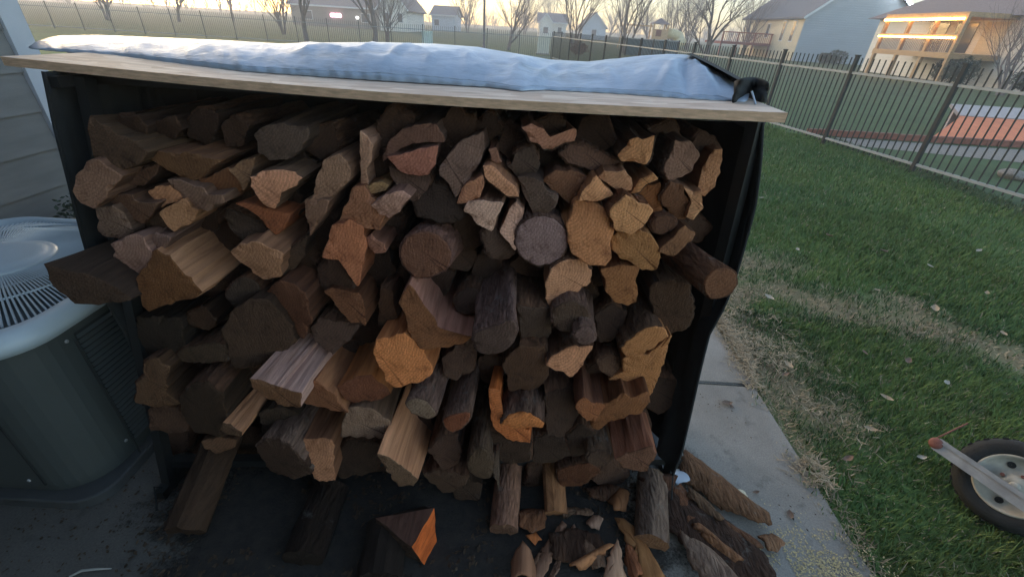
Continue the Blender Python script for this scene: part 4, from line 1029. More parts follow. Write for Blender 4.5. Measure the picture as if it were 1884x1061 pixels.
LOGS = [
 # --- left top
 ('bulky dark block topmost at the left end of the stack', [(165,216),(195,234),(215,251),(245,262),(263,277),(252,298),(230,308),(203,309),(175,288),(168,242)], .05, (70,60,50), {'side': (62,54,44)}),
 ('brown split log right of the bulky top left block', [(282,292),(300,280),(340,282),(378,290),(398,296),(354,335),(315,312)], .045, (92,74,56), {'side': (96,76,60)}),
 ('pale grey lobed log end at the left edge of the stack', [(136,352),(145,329),(159,304),(180,296),(196,312),(222,326),(203,346),(195,362),(174,379),(153,371)], .09, (108,90,78), {}),
 ('small dull log wedged under the bulky top left block', [(228,322),(262,312),(290,304),(280,330),(262,341),(240,338)], .02, (78,64,56), {}),
 ('flat grey-brown log end just below the wedged dull log', [(200,361),(244,361),(247,372),(283,375),(275,400),(261,408),(241,398),(216,381)], .06, (96,80,70), {}),
 ('pale grey hexagonal log end at the left above the protruding dark log', [(176,381),(210,381),(234,412),(244,426),(224,437),(186,430),(180,403)], .07, (98,88,82), {}),
 ('upper of two small square tan log ends at left', [(275,352),(312,338),(332,364),(298,378)], .05, (142,110,84), {'side': (110, 86, 66)}),
 ('narrow pale log end slanting right of the two small square ends', [(312,333),(334,333),(374,347),(380,361),(405,358),(408,372),(385,382),(365,382),(343,367)], .07, (116,100,90), {}),
 ('lower of two small square tan log ends at left', [(292,392),(337,368),(365,388),(354,403),(320,424)], .08, (128,102,78), {'side': (112, 90, 70)}),
 ('dull log behind the lower small square end', [(258,430),(262,410),(290,395),(318,425),(300,440)], .03, (72,62,54), {}),
 ('cracked pinkish pale log end just above the protruding dark log', [(213,450),(240,437),(262,440),(270,455),(285,478),(268,500),(245,508),(209,506)], .10, (130,112,106), {}),
 ('small pinkish chunk between the cracked pale end and the big tan log', [(265,440),(285,428),(310,440),(298,460),(282,474),(272,458)], .09, (108,94,90), {}),
 ('big square split log with a long pale tan top side', [(258,511),(289,463),(312,480),(346,516),(366,538),(323,553),(275,566),(264,559)], .13, (88,66,44), {'side': (138,114,92), 'L': .42, 'tz': .12}),
 ('dark log jutting out over the air conditioner', [(88,491),(115,499),(165,507),(205,526),(232,550),(190,557),(155,556),(127,551),(113,535)], .19, (50,43,37), {'side': (46,41,38), 'ax': .18, 'L': .45, 'tz': .3}),
 # --- upper middle left
 ('pale tan shield-shaped log end high in the left middle', [(461,328),(484,318),(515,316),(553,328),(538,342),(519,356),(504,380),(484,373),(474,358)], .08, (158,124,104), {'side': (84,74,64)}),
 ('narrow tan log left of the pale shield-shaped end', [(422,313),(445,298),(470,290),(459,332),(448,348),(440,330)], .05, (102,84,66), {'side': (92,78,64)}),
 ('brown log end below the narrow tan log', [(372,332),(417,312),(440,328),(448,346),(425,362),(410,368),(400,352)], .03, (98,74,56), {}),
 ('grey topmost log under the middle left of the board', [(472,250),(510,228),(560,238),(560,260),(540,280),(528,292),(500,292),(480,280)], .03, (74,68,64), {}),
 ('tall tan log end with rounded top right of the pale shield', [(587,330),(595,300),(620,290),(634,300),(639,333),(628,345),(610,360),(580,372),(575,366)], .06, (112,94,80), {'side': (96,82,72)}),
 ('small tan wedge pointing down beneath the tall rounded end', [(564,373),(604,372),(598,390),(572,430),(567,405)], .08, (116,96,82), {}),
 ('orange brown wedge under the pale shield-shaped end', [(436,375),(462,385),(478,398),(508,430),(522,412),(530,395),(505,385),(480,380)], .06, (112,74,52), {'side': (122,80,54)}),
 ('pale tan crescent log end right of the big square log', [(428,465),(445,450),(471,448),(516,468),(513,505),(493,512),(473,505),(451,482)], .10, (136,110,90), {}),
 ('dull grey log beside the pale crescent end', [(518,470),(545,452),(562,440),(558,470),(545,490),(517,506)], .05, (66,58,52), {}),
 ('dark log in the shadow below the orange brown wedge', [(420,385),(440,392),(478,412),(505,432),(495,445),(455,442),(425,420)], .04, (52,46,42), {'bark': 'all'}),
 # --- top middle
 ('thin pale upright stick beside the black gap', [(664,248),(676,255),(684,272),(681,298),(674,308),(678,336),(667,347),(664,310),(662,290)], .05, (148,126,112), {'L': .2}),
 ('upper arched log over the dark slot near the top middle', [(709,285),(722,258),(765,230),(800,232),(815,262),(768,262),(735,274),(712,292)], .04, (90,72,66), {'side': (70,62,60)}),
 ('pinkish half-moon log end below the dark slot', [(720,290),(736,285),(769,275),(800,272),(798,300),(784,318),(769,320),(744,313),(728,302)], .065, (136,98,88), {'side': (92,74,68)}),
 ('dull purple grey log under the pinkish half-moon end', [(716,308),(745,318),(786,322),(782,350),(760,368),(735,350)], .04, (72,62,60), {}),
 ('little yellowish block above the tall orange tan log', [(672,343),(703,335),(713,341),(709,350),(682,356)], .05, (126,108,80), {}),
 ('orange tan angular log end right of the black gap', [(629,406),(649,350),(671,349),(705,389),(694,420),(643,409)], .07, (132,98,76), {'tz': .2}),
 ('small pale twin-faced block right of the orange tan log', [(688,378),(707,360),(736,354),(753,364),(717,402)], .10, (142,120,112), {}),
 ('dark bark-covered log under the purple grey one', [(765,360),(800,340),(835,350),(848,385),(842,402),(800,405),(770,395)], .05, (50,45,44), {'bark': 'all', 'bcol': (52,46,44)}),
 ('long grey wedge log slanting down near the top middle', [(812,310),(850,262),(885,250),(890,275),(875,310),(858,335),(840,358),(826,335)], .06, (92,80,76), {'tz': .1}),
 ('tan log end below the long grey wedge', [(844,358),(858,341),(885,327),(888,343),(883,364),(844,372)], .08, (152,116,94), {}),
 ('pale creamy wedge end pointing down in the upper middle', [(855,388),(864,372),(922,374),(902,420),(881,412)], .10, (172,152,140), {'side': (110,92,80)}),
 ('pale crescent end with dark bark below it', [(889,307),(901,304),(943,341),(946,355),(932,358),(909,344),(895,324)], .09, (158,124,100), {'bark': 'bl', 'bcol': (60,50,46)}),
 ('tiny tan chip of a log above the pale crescent', [(901,277),(912,277),(925,299),(919,305),(906,295)], .05, (116,92,82), {'L': .3}),
 ('dark grey block left of the curved smile-shaped log', [(935,307),(954,279),(980,273),(988,293),(983,330),(954,321)], .04, (66,60,58), {}),
 ('grey pyramid-shaped log end above the big round end', [(954,328),(983,330),(1022,361),(1017,381),(985,395),(974,375)], .08, (84,76,72), {}),
 ('smile-shaped half log highest in the middle of the stack', [(966,237),(983,231),(1000,236),(1014,258),(1034,250),(1050,237),(1056,239),(1050,259),(1025,270),(1000,272),(980,259)], .06, (130,100,86), {'bark': 'bot', 'bcol': (58,48,44)}),
 ('dull red brown log right of the smile-shaped half log', [(1034,285),(1053,270),(1087,270),(1110,285),(1140,300),(1125,320),(1090,310),(1050,300)], .03, (78,64,58), {}),
 ('brown log end left of the pale triangle', [(1005,333),(1025,316),(1065,318),(1073,330),(1059,375),(1036,364),(1014,350)], .06, (94,72,58), {}),
 ('big round grey log end with growth rings in the middle', circ(996, 443, 47, 44, 16), .10, (108,96,98), {'bark': 'all', 'rnd_': 1, 'bcol': (72,62,60), 'tz': .1, 'tx': 0}),
 ('torn whitish strip of wood left of the big round end', [(921,423),(937,389),(949,375),(963,389),(954,426),(949,460)], .08, (168,144,132), {'L': .3, 'tz': .3}),
 ('grey bark log beside the torn whitish strip', [(888,430),(905,415),(920,425),(946,462),(925,476),(898,470)], .06, (70,62,60), {'bark': 'all', 'bcol': (74,64,62)}),
 ('long grey bark log sticking out towards the viewer mid stack', [(870,612),(892,606),(920,595),(940,588),(952,600),(945,625),(925,645),(900,652),(880,645),(872,628)], .23, (76,68,68), {'bark': 'all', 'rnd_': 1, 'bcol': (86,76,76), 'L': .48, 'tz': -.3}),
 ('stout cracked log with purple grey bark in the centre', [(735,460),(750,435),(785,425),(815,440),(830,462),(825,490),(800,505),(770,512),(745,495)], .09, (92,70,60), {'bark': 'all', 'rnd_': 1, 'bcol': (88,72,70), 'ax': .1}),
 ('split log with pink upper side pointing down mid stack', [(757,530),(766,539),(806,604),(867,618),(821,632),(776,638),(756,610),(742,560)], .13, (104,76,54), {'side': (134,106,96), 'tz': .1}),
 ('dark narrow log left of the pink-sided log', [(700,533),(720,540),(728,580),(716,600),(698,592)], .05, (66,52,42), {}),
 ('pale fan-shaped sector end right of the long bark log', [(1008,516),(1015,500),(1040,482),(1070,480),(1085,500),(1078,520),(1017,570),(1010,545)], .10, (150,120,98), {'bark': 'top', 'bcol': (66,54,48)}),
 ('dark round log end below the pale fan-shaped sector', circ(1050, 582, 34, 28, 14), .13, (66,58,52), {'bark': 'all', 'rnd_': 1, 'bcol': (78,68,66), 'tx': 0}),
 ('small dark round branch end at the lower side of the fan-shaped log', circ(1076, 617, 19, 16, 12), .18, (80,70,70), {'bark': 'all', 'rnd_': 1, 'bcol': (82,72,70), 'L': .42, 'ax': .12, 'tx': 0}),
 ('dark grey squarish log right of the long bark log', [(957,567),(1011,570),(1014,610),(1000,629),(963,624)], .08, (60,54,52), {}),
 ('dark rounded log left of the long bark log', [(830,553),(850,532),(880,530),(884,570),(850,580)], .03, (58,52,50), {'bark': 'all', 'rnd_': 1}),
 # --- right top
 ('light tan leaf-shaped end highest at the right', [(1142,285),(1161,259),(1201,251),(1199,273),(1187,302),(1147,293)], .07, (176,138,102), {'side': (64,56,50), 'bark': 'right', 'bcol': (58,50,46)}),
 ('grey quarter-round log end in the top right', [(1229,293),(1243,262),(1266,265),(1287,285),(1269,313),(1238,330),(1225,321)], .07, (98,82,74), {'bark': 'left', 'bcol': (52,45,42)}),
 ('upright pale-edged slab at the far right of the stack', [(1283,344),(1300,300),(1314,276),(1328,279),(1325,307),(1311,338),(1297,361),(1283,352)], .05, (136,106,80), {'L': .3}),
 ('stubby tan log end above the pale triangle', [(1105,327),(1116,316),(1149,314),(1161,330),(1158,347),(1139,347)], .08, (138,110,88), {}),
 ('light tan triangular log end in the upper right', [(1069,367),(1074,352),(1098,324),(1125,358),(1093,368)], .10, (176,138,104), {}),
 ('curved light strip end right of the stubby tan log', [(1160,357),(1178,333),(1201,317),(1212,330),(1190,338),(1178,350)], .07, (168,134,98), {'bark': 'br', 'bcol': (60,48,42)}),
 ('warm brown log under the curved light strip', [(1170,363),(1190,342),(1214,340),(1216,384),(1198,389)], .05, (106,76,50), {}),
 ('dark brown split block right of the warm brown log', [(1218,361),(1235,338),(1257,347),(1266,380),(1260,400),(1240,398),(1220,378)], .06, (84,64,50), {}),
 ('pale cream notch-shaped end near the right side panel', [(1259,347),(1274,350),(1291,352),(1294,384),(1274,400),(1264,395),(1272,372)], .075, (160,130,102), {}),
 ('light tan half-round end over the yellowish log', [(1125,400),(1130,380),(1150,367),(1190,380),(1197,389),(1181,415),(1158,430),(1137,424)], .12, (172,136,100), {'bark': 'tl', 'bcol': (84,60,44)}),
 ('upright orange brown split log beside the big round end', [(1045,415),(1062,372),(1090,378),(1113,395),(1124,423),(1119,468),(1108,480),(1075,478),(1058,460),(1050,440)], .11, (146,108,76), {'side': (150,116,84), 'tz': .35}),
 ('yellowish brown rounded end below the light half-round one', [(1128,440),(1150,428),(1180,425),(1202,445),(1212,474),(1203,492),(1178,490),(1152,478),(1135,460)], .09, (134,104,70), {}),
 ('dark roundish log right of the light half-round end', [(1198,406),(1215,395),(1240,400),(1246,415),(1218,432),(1201,426)], .07, (74,58,48), {'bark': 'all', 'rnd_': 1, 'bcol': (66,52,44)}),
 ('brown slanted block by the right side panel', [(1212,462),(1257,417),(1274,434),(1260,457),(1238,471)], .10, (98,76,56), {}),
 ('round log jutting out to the right past the side panel', [(1294,516),(1314,494),(1345,494),(1355,508),(1351,530),(1334,545),(1311,550),(1297,539)], .19, (94,72,56), {'bark': 'all', 'rnd_': 1, 'bcol': (74,58,48), 'ax': -.28, 'az': .02, 'L': .45, 'tz': .1, 'tx': -.2}),
 ('dark log end below the jutting right-hand log', [(1200,530),(1235,518),(1268,530),(1272,575),(1262,600),(1235,610),(1207,592)], .07, (58,48,40), {'bark': 'tr', 'bcol': (52, 44, 38)}),
 ('torn orange end right of the fan-shaped sector', [(1108,499),(1133,493),(1172,493),(1167,550),(1153,560),(1113,536),(1118,515)], .09, (122,90,60), {}),
 ('yellow brown arc end with bark rim at lower right', [(1144,641),(1178,610),(1218,604),(1225,621),(1190,643),(1184,652),(1158,652)], .10, (142,108,74), {'bark': 'tl', 'bcol': (70,60,52)}),
 ('broad yellow brown slab end at lower right', [(1127,695),(1147,683),(1150,663),(1167,657),(1190,654),(1229,623),(1218,666),(1195,724),(1178,711),(1155,703)], .07, (140,106,72), {}),
 ('dark log left of the broad yellow brown slab', [(1100,663),(1125,650),(1148,662),(1145,680),(1125,692),(1108,685)], .05, (66,54,46), {}),
 ('pale sector end with dark bark rim below the small branch', [(1010,670),(1020,655),(1034,644),(1056,636),(1087,640),(1050,692)], .12, (160,124,98), {'bark': 'top', 'bcol': (64,50,42)}),
 # --- right bottom
 ('rusty brown stub below the pale sector end', [(1062,745),(1075,735),(1108,748),(1100,765),(1086,774),(1065,763)], .13, (112,78,54), {'side': (88,66,54)}),
 ('bent brown log end at the lower right corner', [(1092,779),(1106,753),(1148,725),(1160,733),(1185,725),(1190,742),(1176,759),(1137,767),(1103,787)], .12, (104,76,52), {}),
 ('red brown striped log low at the right end', [(1137,843),(1151,835),(1196,822),(1202,838),(1188,866),(1151,858)], .16, (82,64,54), {'side': (112,82,66)}),
 ('small dark round end low at the right', circ(1103, 842, 23, 15, 12), .14, (58,50,44), {'bark': 'all', 'rnd_': 1, 'bcol': (70,62,54)}),
 ('bright orange half-disc end low in the middle right', [(922,781),(942,764),(964,757),(984,764),(997,778),(993,784),(962,784)], .14, (162,110,66), {'bark': 'top', 'bcol': (78,68,64), 'L': .42}),
 ('orange split log under and left of the orange half-disc', [(902,722),(922,722),(917,776),(936,788),(970,790),(968,809),(939,804),(913,789),(904,764)], .11, (152,98,60), {'side': (150,90,46)}),
 ('dark log below the two orange ends', [(900,795),(940,810),(975,814),(970,845),(930,850),(900,830)], .09, (52,45,40), {}),
 ('dark brown log above the orange half-disc', [(930,672),(955,640),(1000,645),(1005,690),(985,712),(940,715)], .08, (64,52,44), {}),
 ('black-brown log right of the orange half-disc', [(1005,730),(1050,715),(1062,760),(1040,800),(1008,796)], .06, (52,44,40), {}),
 ('dark log above the small low round end', [(1045,800),(1068,782),(1094,800),(1085,825),(1055,838)], .07, (50,44,40), {'bark': 'all'}),
 ('dark lowest log right of the orange ends', [(985,805),(1030,800),(1045,835),(1010,852),(985,846)], .06, (48,42,38), {}),
 ('brown lowest log over the black base rail', [(1028,864),(1085,852),(1100,868),(1070,890),(1035,892)], .06, (72,52,40), {}),
 ('dark brown log mid right behind the small branch', [(1095,585),(1125,560),(1150,575),(1140,615),(1105,630)], .03, (52,44,40), {}),
 # --- left middle and bottom
 ('dark round end below the pale crescent', [(412,540),(440,510),(470,515),(485,545),(465,570),(430,565)], .06, (56,52,50), {'bark': 'all', 'rnd_': 1}),
 ('large dark rounded end left of the white-topped wedge', [(415,605),(430,580),(460,560),(495,560),(520,590),(540,625),(510,650),(470,668),(435,670),(425,640)], .10, (58,50,44), {'bark': 'bl', 'bcol': (84,74,62)}),
 ('brown log with a lighter rubbed spot mid left', [(490,545),(520,520),(560,545),(570,590),(556,622),(535,600),(510,570)], .07, (88,66,54), {}),
 ('orange brown diamond-shaped end left of the stout cracked log', [(596,472),(607,440),(615,420),(640,412),(662,425),(672,465),(655,522),(635,490),(622,476)], .10, (134,92,68), {'tz': .15}),
 ('tiny pinkish end right of the orange brown diamond', [(674,440),(683,432),(706,448),(707,461),(690,462),(676,452)], .08, (130,100,88), {}),
 ('dull log left of the orange brown diamond tip', [(585,500),(605,480),(622,482),(650,524),(640,540),(600,538)], .05, (66,56,52), {}),
 ('brown wedge end beneath the orange brown diamond', [(601,539),(615,533),(655,540),(668,560),(668,592),(645,590),(626,565)], .09, (96,70,52), {}),
 ('smooth grey brown log mid left', [(573,605),(590,590),(620,592),(655,600),(640,625),(610,647),(590,630)], .07, (74,64,60), {}),
 ('large split wedge with bright whitish top side at left', [(463,698),(500,707),(537,719),(549,722),(550,748),(520,742),(490,728),(467,712)], .22, (96,76,58), {'side': (184,166,162), 'L': .46, 'tz': .1}),
 ('tan-sided log right of the white-topped wedge', [(557,711),(580,703),(605,718),(636,755),(605,750),(560,738)], .15, (118,88,68), {'side': (126,96,72)}),
 ('bright orange brown log end in the lower middle', [(692,655),(700,630),(740,620),(775,640),(790,685),(772,697),(729,706),(715,699),(700,675)], .15, (162,112,72), {'tz': .15}),
 ('dark-faced log with orange side left of the bright orange end', [(625,713),(658,694),(684,691),(712,722),(704,733),(639,736)], .13, (88,60,46), {'side': (136,96,60)}),
 ('grey round branch end in the lower middle', [(745,741),(766,731),(789,742),(803,762),(791,771),(760,762)], .18, (100,92,82), {'bark': 'all', 'rnd_': 1, 'bcol': (84,74,72), 'L': .44}),
 ('lichen-barked log with red brown end right of the grey branch', [(815,772),(828,764),(865,756),(862,776),(840,794),(822,790)], .17, (104,70,54), {'bark': 'all', 'rnd_': 1, 'bcol': (84,74,70), 'L': .44}),
 ('dull brown log above the lichen-barked log', [(815,660),(840,640),(870,650),(868,680),(840,695),(820,690)], .05, (62,52,48), {}),
 ('grey split log below the dark-faced orange-sided one', [(630,787),(644,753),(678,753),(715,776),(700,804),(633,801)], .14, (108,96,86), {}),
 ('log with pale tan top side low in the middle', [(698,838),(725,848),(760,875),(766,880),(755,895),(732,892),(715,868)], .19, (84,74,64), {'side': (152,122,98), 'L': .45}),
 ('pale tan split face low at left of middle', [(556,830),(562,812),(610,812),(612,875),(600,880),(580,876),(570,860)], .14, (140,110,88), {'tz': .2}),
 ('dark bark log left of the low pale split face', [(475,830),(490,810),(530,820),(553,845),(570,868),(545,878),(505,868)], .13, (66,58,54), {'bark': 'top', 'bcol': (92,84,80)}),
 ('dark low log right of the low pale split face', [(615,840),(640,815),(690,815),(697,850),(670,870),(630,875)], .08, (54,48,44), {}),
 ('dark brown log right of the pale-topped low log', [(790,830),(815,805),(840,800),(845,845),(815,862)], .10, (62,52,48), {}),
 ('flat grey wedge end at the bottom of the stack', [(780,872),(810,868),(858,878),(850,893),(818,905),(803,892)], .09, (66,58,52), {}),
 ('dark lowest log under the flat grey wedge', [(830,902),(860,882),(884,895),(880,918),(840,915)], .06, (54,48,42), {}),
 ('bark log with a pale left edge low in the middle', [(860,862),(866,835),(890,822),(903,838),(906,868),(898,880),(878,878)], .15, (66,60,52), {'bark': 'all', 'rnd_': 1, 'bcol': (66,60,54)}),
 ('thin grey tapering piece beside the pale-edged bark log', [(908,840),(918,830),(918,898),(910,872)], .12, (70,66,62), {'L': .3}),
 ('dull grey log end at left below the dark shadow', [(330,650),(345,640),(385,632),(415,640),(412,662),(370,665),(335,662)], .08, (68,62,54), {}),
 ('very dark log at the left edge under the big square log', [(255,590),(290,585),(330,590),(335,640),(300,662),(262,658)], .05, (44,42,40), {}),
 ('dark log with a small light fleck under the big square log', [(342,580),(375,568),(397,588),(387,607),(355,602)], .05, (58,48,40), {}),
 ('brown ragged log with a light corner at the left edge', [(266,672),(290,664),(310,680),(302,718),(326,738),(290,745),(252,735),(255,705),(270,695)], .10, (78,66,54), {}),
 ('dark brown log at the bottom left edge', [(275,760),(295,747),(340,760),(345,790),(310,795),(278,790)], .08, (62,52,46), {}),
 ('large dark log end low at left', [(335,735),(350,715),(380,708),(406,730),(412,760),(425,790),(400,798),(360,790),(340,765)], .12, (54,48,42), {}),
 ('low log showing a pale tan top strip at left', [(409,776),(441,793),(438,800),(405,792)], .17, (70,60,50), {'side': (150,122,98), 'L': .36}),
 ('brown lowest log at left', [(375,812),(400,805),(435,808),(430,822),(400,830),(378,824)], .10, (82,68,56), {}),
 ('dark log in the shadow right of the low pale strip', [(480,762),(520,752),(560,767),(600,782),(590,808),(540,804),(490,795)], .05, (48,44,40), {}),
]
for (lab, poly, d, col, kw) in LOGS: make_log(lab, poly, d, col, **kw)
# logs set back in the gaps
def inside(p, poly):
    c = False; x, y = p
    for i in range(len(poly)):
        (x0, y0), (x1, y1) = poly[i], poly[i - 1]
        if (y0 > y) != (y1 > y) and x < (x1 - x0) * (y - y0) / (y1 - y0) + x0: c = not c
    return c
seen_labels = set()
def gap_label(px, py):
    cand = sorted(LOGS, key=lambda L_: math.hypot(sum(q[0] for q in L_[1]) / len(L_[1]) - px, sum(q[1] for q in L_[1]) / len(L_[1]) - py))
    for L_ in cand:
        if len(L_[0].split()) > 9: continue
        dx = px - sum(q[0] for q in L_[1]) / len(L_[1]); dy = py - sum(q[1] for q in L_[1]) / len(L_[1])
        where = ('right of' if dx > 0 else 'left of') if abs(dx) > abs(dy) else ('below' if dy > 0 else 'above')
        lab = 'dark set-back log ' + where + ' the ' + L_[0]
        if lab not in seen_labels: seen_labels.add(lab); return lab
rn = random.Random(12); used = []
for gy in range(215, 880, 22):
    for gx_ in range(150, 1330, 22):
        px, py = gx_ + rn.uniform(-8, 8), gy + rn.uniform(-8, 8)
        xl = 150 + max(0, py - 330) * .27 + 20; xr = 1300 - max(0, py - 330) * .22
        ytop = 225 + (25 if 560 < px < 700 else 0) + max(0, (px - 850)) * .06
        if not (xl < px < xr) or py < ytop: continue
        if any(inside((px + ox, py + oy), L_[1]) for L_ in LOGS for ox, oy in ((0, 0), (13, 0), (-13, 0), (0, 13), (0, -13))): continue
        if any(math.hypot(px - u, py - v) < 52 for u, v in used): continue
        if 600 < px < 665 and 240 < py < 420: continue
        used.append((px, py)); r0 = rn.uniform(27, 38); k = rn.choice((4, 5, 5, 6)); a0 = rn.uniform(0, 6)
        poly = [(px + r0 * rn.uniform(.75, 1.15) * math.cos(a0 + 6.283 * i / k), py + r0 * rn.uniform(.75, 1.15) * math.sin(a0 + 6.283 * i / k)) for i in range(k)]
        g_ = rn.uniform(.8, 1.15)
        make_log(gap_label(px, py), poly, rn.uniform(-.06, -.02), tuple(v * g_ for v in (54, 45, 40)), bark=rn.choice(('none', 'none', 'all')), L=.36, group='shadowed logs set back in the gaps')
# ================================================================== ON THE GROUND
def slab_piece(name, label, cat, poly, h, col, mat='bark', lift=0.004, thick=0.008, group=None, tiltx=0.0, sd=0):
    P = [at_z(x, y, lift) for x, y in poly]
    c = sum(P, Vector()) / len(P); P = [p - c for p in P]
    # long axis
    xx = sum(p.x * p.x for p in P); yy = sum(p.y * p.y for p in P); xy = sum(p.x * p.y for p in P)
    th = 0.5 * math.atan2(2 * xy, xx - yy); e = Vector((math.cos(th), math.sin(th), 0)); f = Vector((-e.y, e.x, 0))
    wid = max(abs(p.dot(f)) for p in P) + 1e-6
    ring = []
    for i in range(len(P)):
        a, b = P[i], P[(i + 1) % len(P)]; n = max(1, int((b - a).length / .012))
        ring += [a.lerp(b, k / n) for k in range(n)]
    ring = [q * (1 + .10 * N3((q.x * 45 + sd, q.y * 45, sd))) + f * .009 * N3((q.x * 100, q.y * 100, sd)) + e * .010 * N3((q.x * 120 + 5, q.y * 120, sd)) for q in ring]
    n = len(ring); vs_ = []; fs_ = []
    for sc in (1, .8, .6, .4, .2):
        for q in ring:
            p = q * sc; a = p.dot(f) / wid
            p = p + Vector((0, 0, h * (1 - a * a) + .006 * N3((p.x * 22 + sd, p.y * 22, 1)) * (1 if h > .01 else .3) + tiltx * p.dot(e)))
            p.z = max(p.z, 0.0); vs_.append(p)
    vs_.append(Vector((0, 0, h)))
    for k in range(4):
        for i in range(n): fs_.append((k * n + i, k * n + (i + 1) % n, (k + 1) * n + (i + 1) % n, (k + 1) * n + i))
    for i in range(n): fs_.append((4 * n + i, 4 * n + (i + 1) % n, 5 * n))
    o = mesh_obj(name, vs_, fs_, M[mat], None, True, c + Vector((0, 0, thick)))
    s = o.modifiers.new('thick', 'SOLIDIFY'); s.thickness = thick; s.offset = 0
    o.color = wood(col)
    return tag(o, label, cat, group)
GB = 'bark and splinters fallen on the patio'
slab_piece('bark_piece', 'long curved brown bark slab on the concrete right of the rack', 'bark', [(1255,835),(1290,852),(1350,905),(1410,955),(1412,975),(1385,970),(1330,945),(1280,905),(1245,880)], .035, (92,76,60), group=GB, sd=1)
slab_piece('bark_piece', 'broad dark bark slab at the bottom right of the pile', 'bark', [(1215,905),(1262,912),(1330,962),(1398,1022),(1425,1075),(1330,1085),(1260,1010),(1205,962)], .03, (50,42,38), group=GB, sd=2)
slab_piece('bark_piece', 'bark slab with ragged whitish lichen streaks at the bottom edge', 'bark', [(1240,990),(1262,1006),(1300,1018),(1322,1040),(1350,1085),(1300,1090),(1262,1040)], .05, (104,96,88), lift=.03, group=GB, sd=3)
slab_piece('bark_piece', 'narrow bark strip lying over the long curved slab', 'bark', [(1265,905),(1300,925),(1326,960),(1318,966),(1285,940),(1262,918)], .02, (80,70,58), lift=.02, group=GB, sd=4)
slab_piece('wood_splinter', 'tan flat splinter pointing up at the bottom edge', 'wood', [(1128,959),(1145,963),(1177,987),(1225,1075),(1185,1080),(1157,1016)], .022, (128,100,66), 'split', group=GB, sd=5)
slab_piece('wood_splinter', 'pale peeled splinter at the bottom edge', 'wood', [(1133,1001),(1118,1033),(1106,1080),(1150,1080),(1139,1022)], .028, (150,132,114), 'split', group=GB, sd=6)
slab_piece('wood_splinter', 'longest thin brown splinter bottom centre', 'wood', [(1034,963),(1040,972),(1006,1050),(990,1085),(972,1080),(985,1030)], .012, (118,100,86), 'split', group=GB, sd=7)
slab_piece('wood_splinter', 'fine splinter lying along the longest brown splinter', 'wood', [(1055,966),(1058,972),(1026,1050),(1012,1080),(1004,1080),(1030,1020)], .007, (120,104,92), 'split', group=GB, sd=8)
slab_piece('wood_splinter', 'short brown splinter left of the longest brown splinter', 'wood', [(1000,1010),(1008,1016),(988,1046),(972,1066),(968,1050)], .010, (108,92,78), 'split', group=GB, sd=18)
slab_piece('bark_chunk', 'knobbly wood chunk at the bottom edge left of the splinters', 'wood', [(938,1075),(943,1035),(960,1015),(975,1024),(988,1075)], .05, (120,96,78), 'split', group=GB, sd=9)
slab_piece('bark_chunk', 'small fibrous grey brown wood chip on the concrete', 'wood', [(1077,965),(1090,952),(1107,960),(1100,978),(1085,978)], .018, (136,120,106), 'split', group=GB, sd=10)
slab_piece('bark_chunk', 'little curled bark strip above the small wood chip', 'bark', [(1028,945),(1050,936),(1078,940),(1092,950),(1080,956),(1050,948),(1036,954)], .016, (96,84,72), group=GB, sd=11)
for k_, (lab, poly, h_, col_, mt_) in enumerate([
 ('jagged brown bark plate between the grey stub and the long curved slab', [(1222,915),(1246,900),(1275,925),(1290,960),(1262,972),(1236,950)], .028, (88,66,50), 'bark'),
 ('dark bark plate propped at the foot of the right cover corner', [(1168,892),(1205,878),(1238,890),(1232,915),(1190,918)], .05, (64,50,42), 'bark'),
 ('thin torn bark strip over the broad dark slab', [(1270,975),(1285,970),(1340,1012),(1362,1042),(1345,1045),(1300,1010)], .03, (104,82,62), 'bark'),
 ('red brown bark flake between the tan and pale splinters', [(1150,1005),(1168,1022),(1180,1061),(1160,1072),(1148,1040)], .02, (112,78,56), 'bark'),
 ('short grey bark shard by the pale peeled splinter', [(1062,1010),(1082,1000),(1108,1022),(1112,1050),(1090,1048)], .022, (96,84,72), 'bark'),
 ('narrow tan sliver across the short grey shard', [(1048,1052),(1056,1040),(1118,1008),(1124,1014),(1070,1052)], .03, (140,108,78), 'split'),
 ('dark ragged bark sheet under the splinters', [(1010,985),(1060,975),(1105,990),(1120,1030),(1060,1045),(1015,1030)], .012, (58,48,42), 'bark'),
 ('brown bark curl against the thin spotted log', [(950,950),(975,938),(1000,948),(1004,975),(975,985),(955,975)], .026, (90,68,52), 'bark'),
 ('small orange chip beside the brown bark curl', [(968,990),(985,984),(996,996),(982,1004)], .010, (156,104,62), 'split'),
 ('long narrow bark shard along the slab below the curved slab', [(1318,968),(1335,962),(1392,1000),(1402,1016),(1385,1014),(1345,990)], .018, (84,66,52), 'bark'),
 ('grey brown bark scrap at the corner of the broad dark slab', [(1395,990),(1418,985),(1440,1004),(1428,1020),(1404,1012)], .014, (108,90,72), 'bark'),
 ('tan wood scrap beside the grey stub', [(1118,925),(1138,905),(1156,915),(1150,942),(1128,948)], .022, (120,92,64), 'split'),
 ('dark bark shard in front of the black base rail', [(1075,905),(1110,895),(1140,905),(1120,925),(1085,922)], .020, (70,56,46), 'bark'),
]):
    slab_piece('bark_piece' if mt_ == 'bark' else 'wood_splinter', lab, 'bark' if mt_ == 'bark' else 'wood', poly, h_, col_, mt_, lift=.006 + .003 * (k_ % 4), group=GB, sd=30 + k_)
slab_piece('plastic_scrap', 'crumpled pale plastic scrap beneath the right cover corner', 'scrap', [(1215,880),(1235,866),(1262,874),(1276,886),(1250,896),(1222,894)], .02, (0,0,0), 'plastic', sd=12)
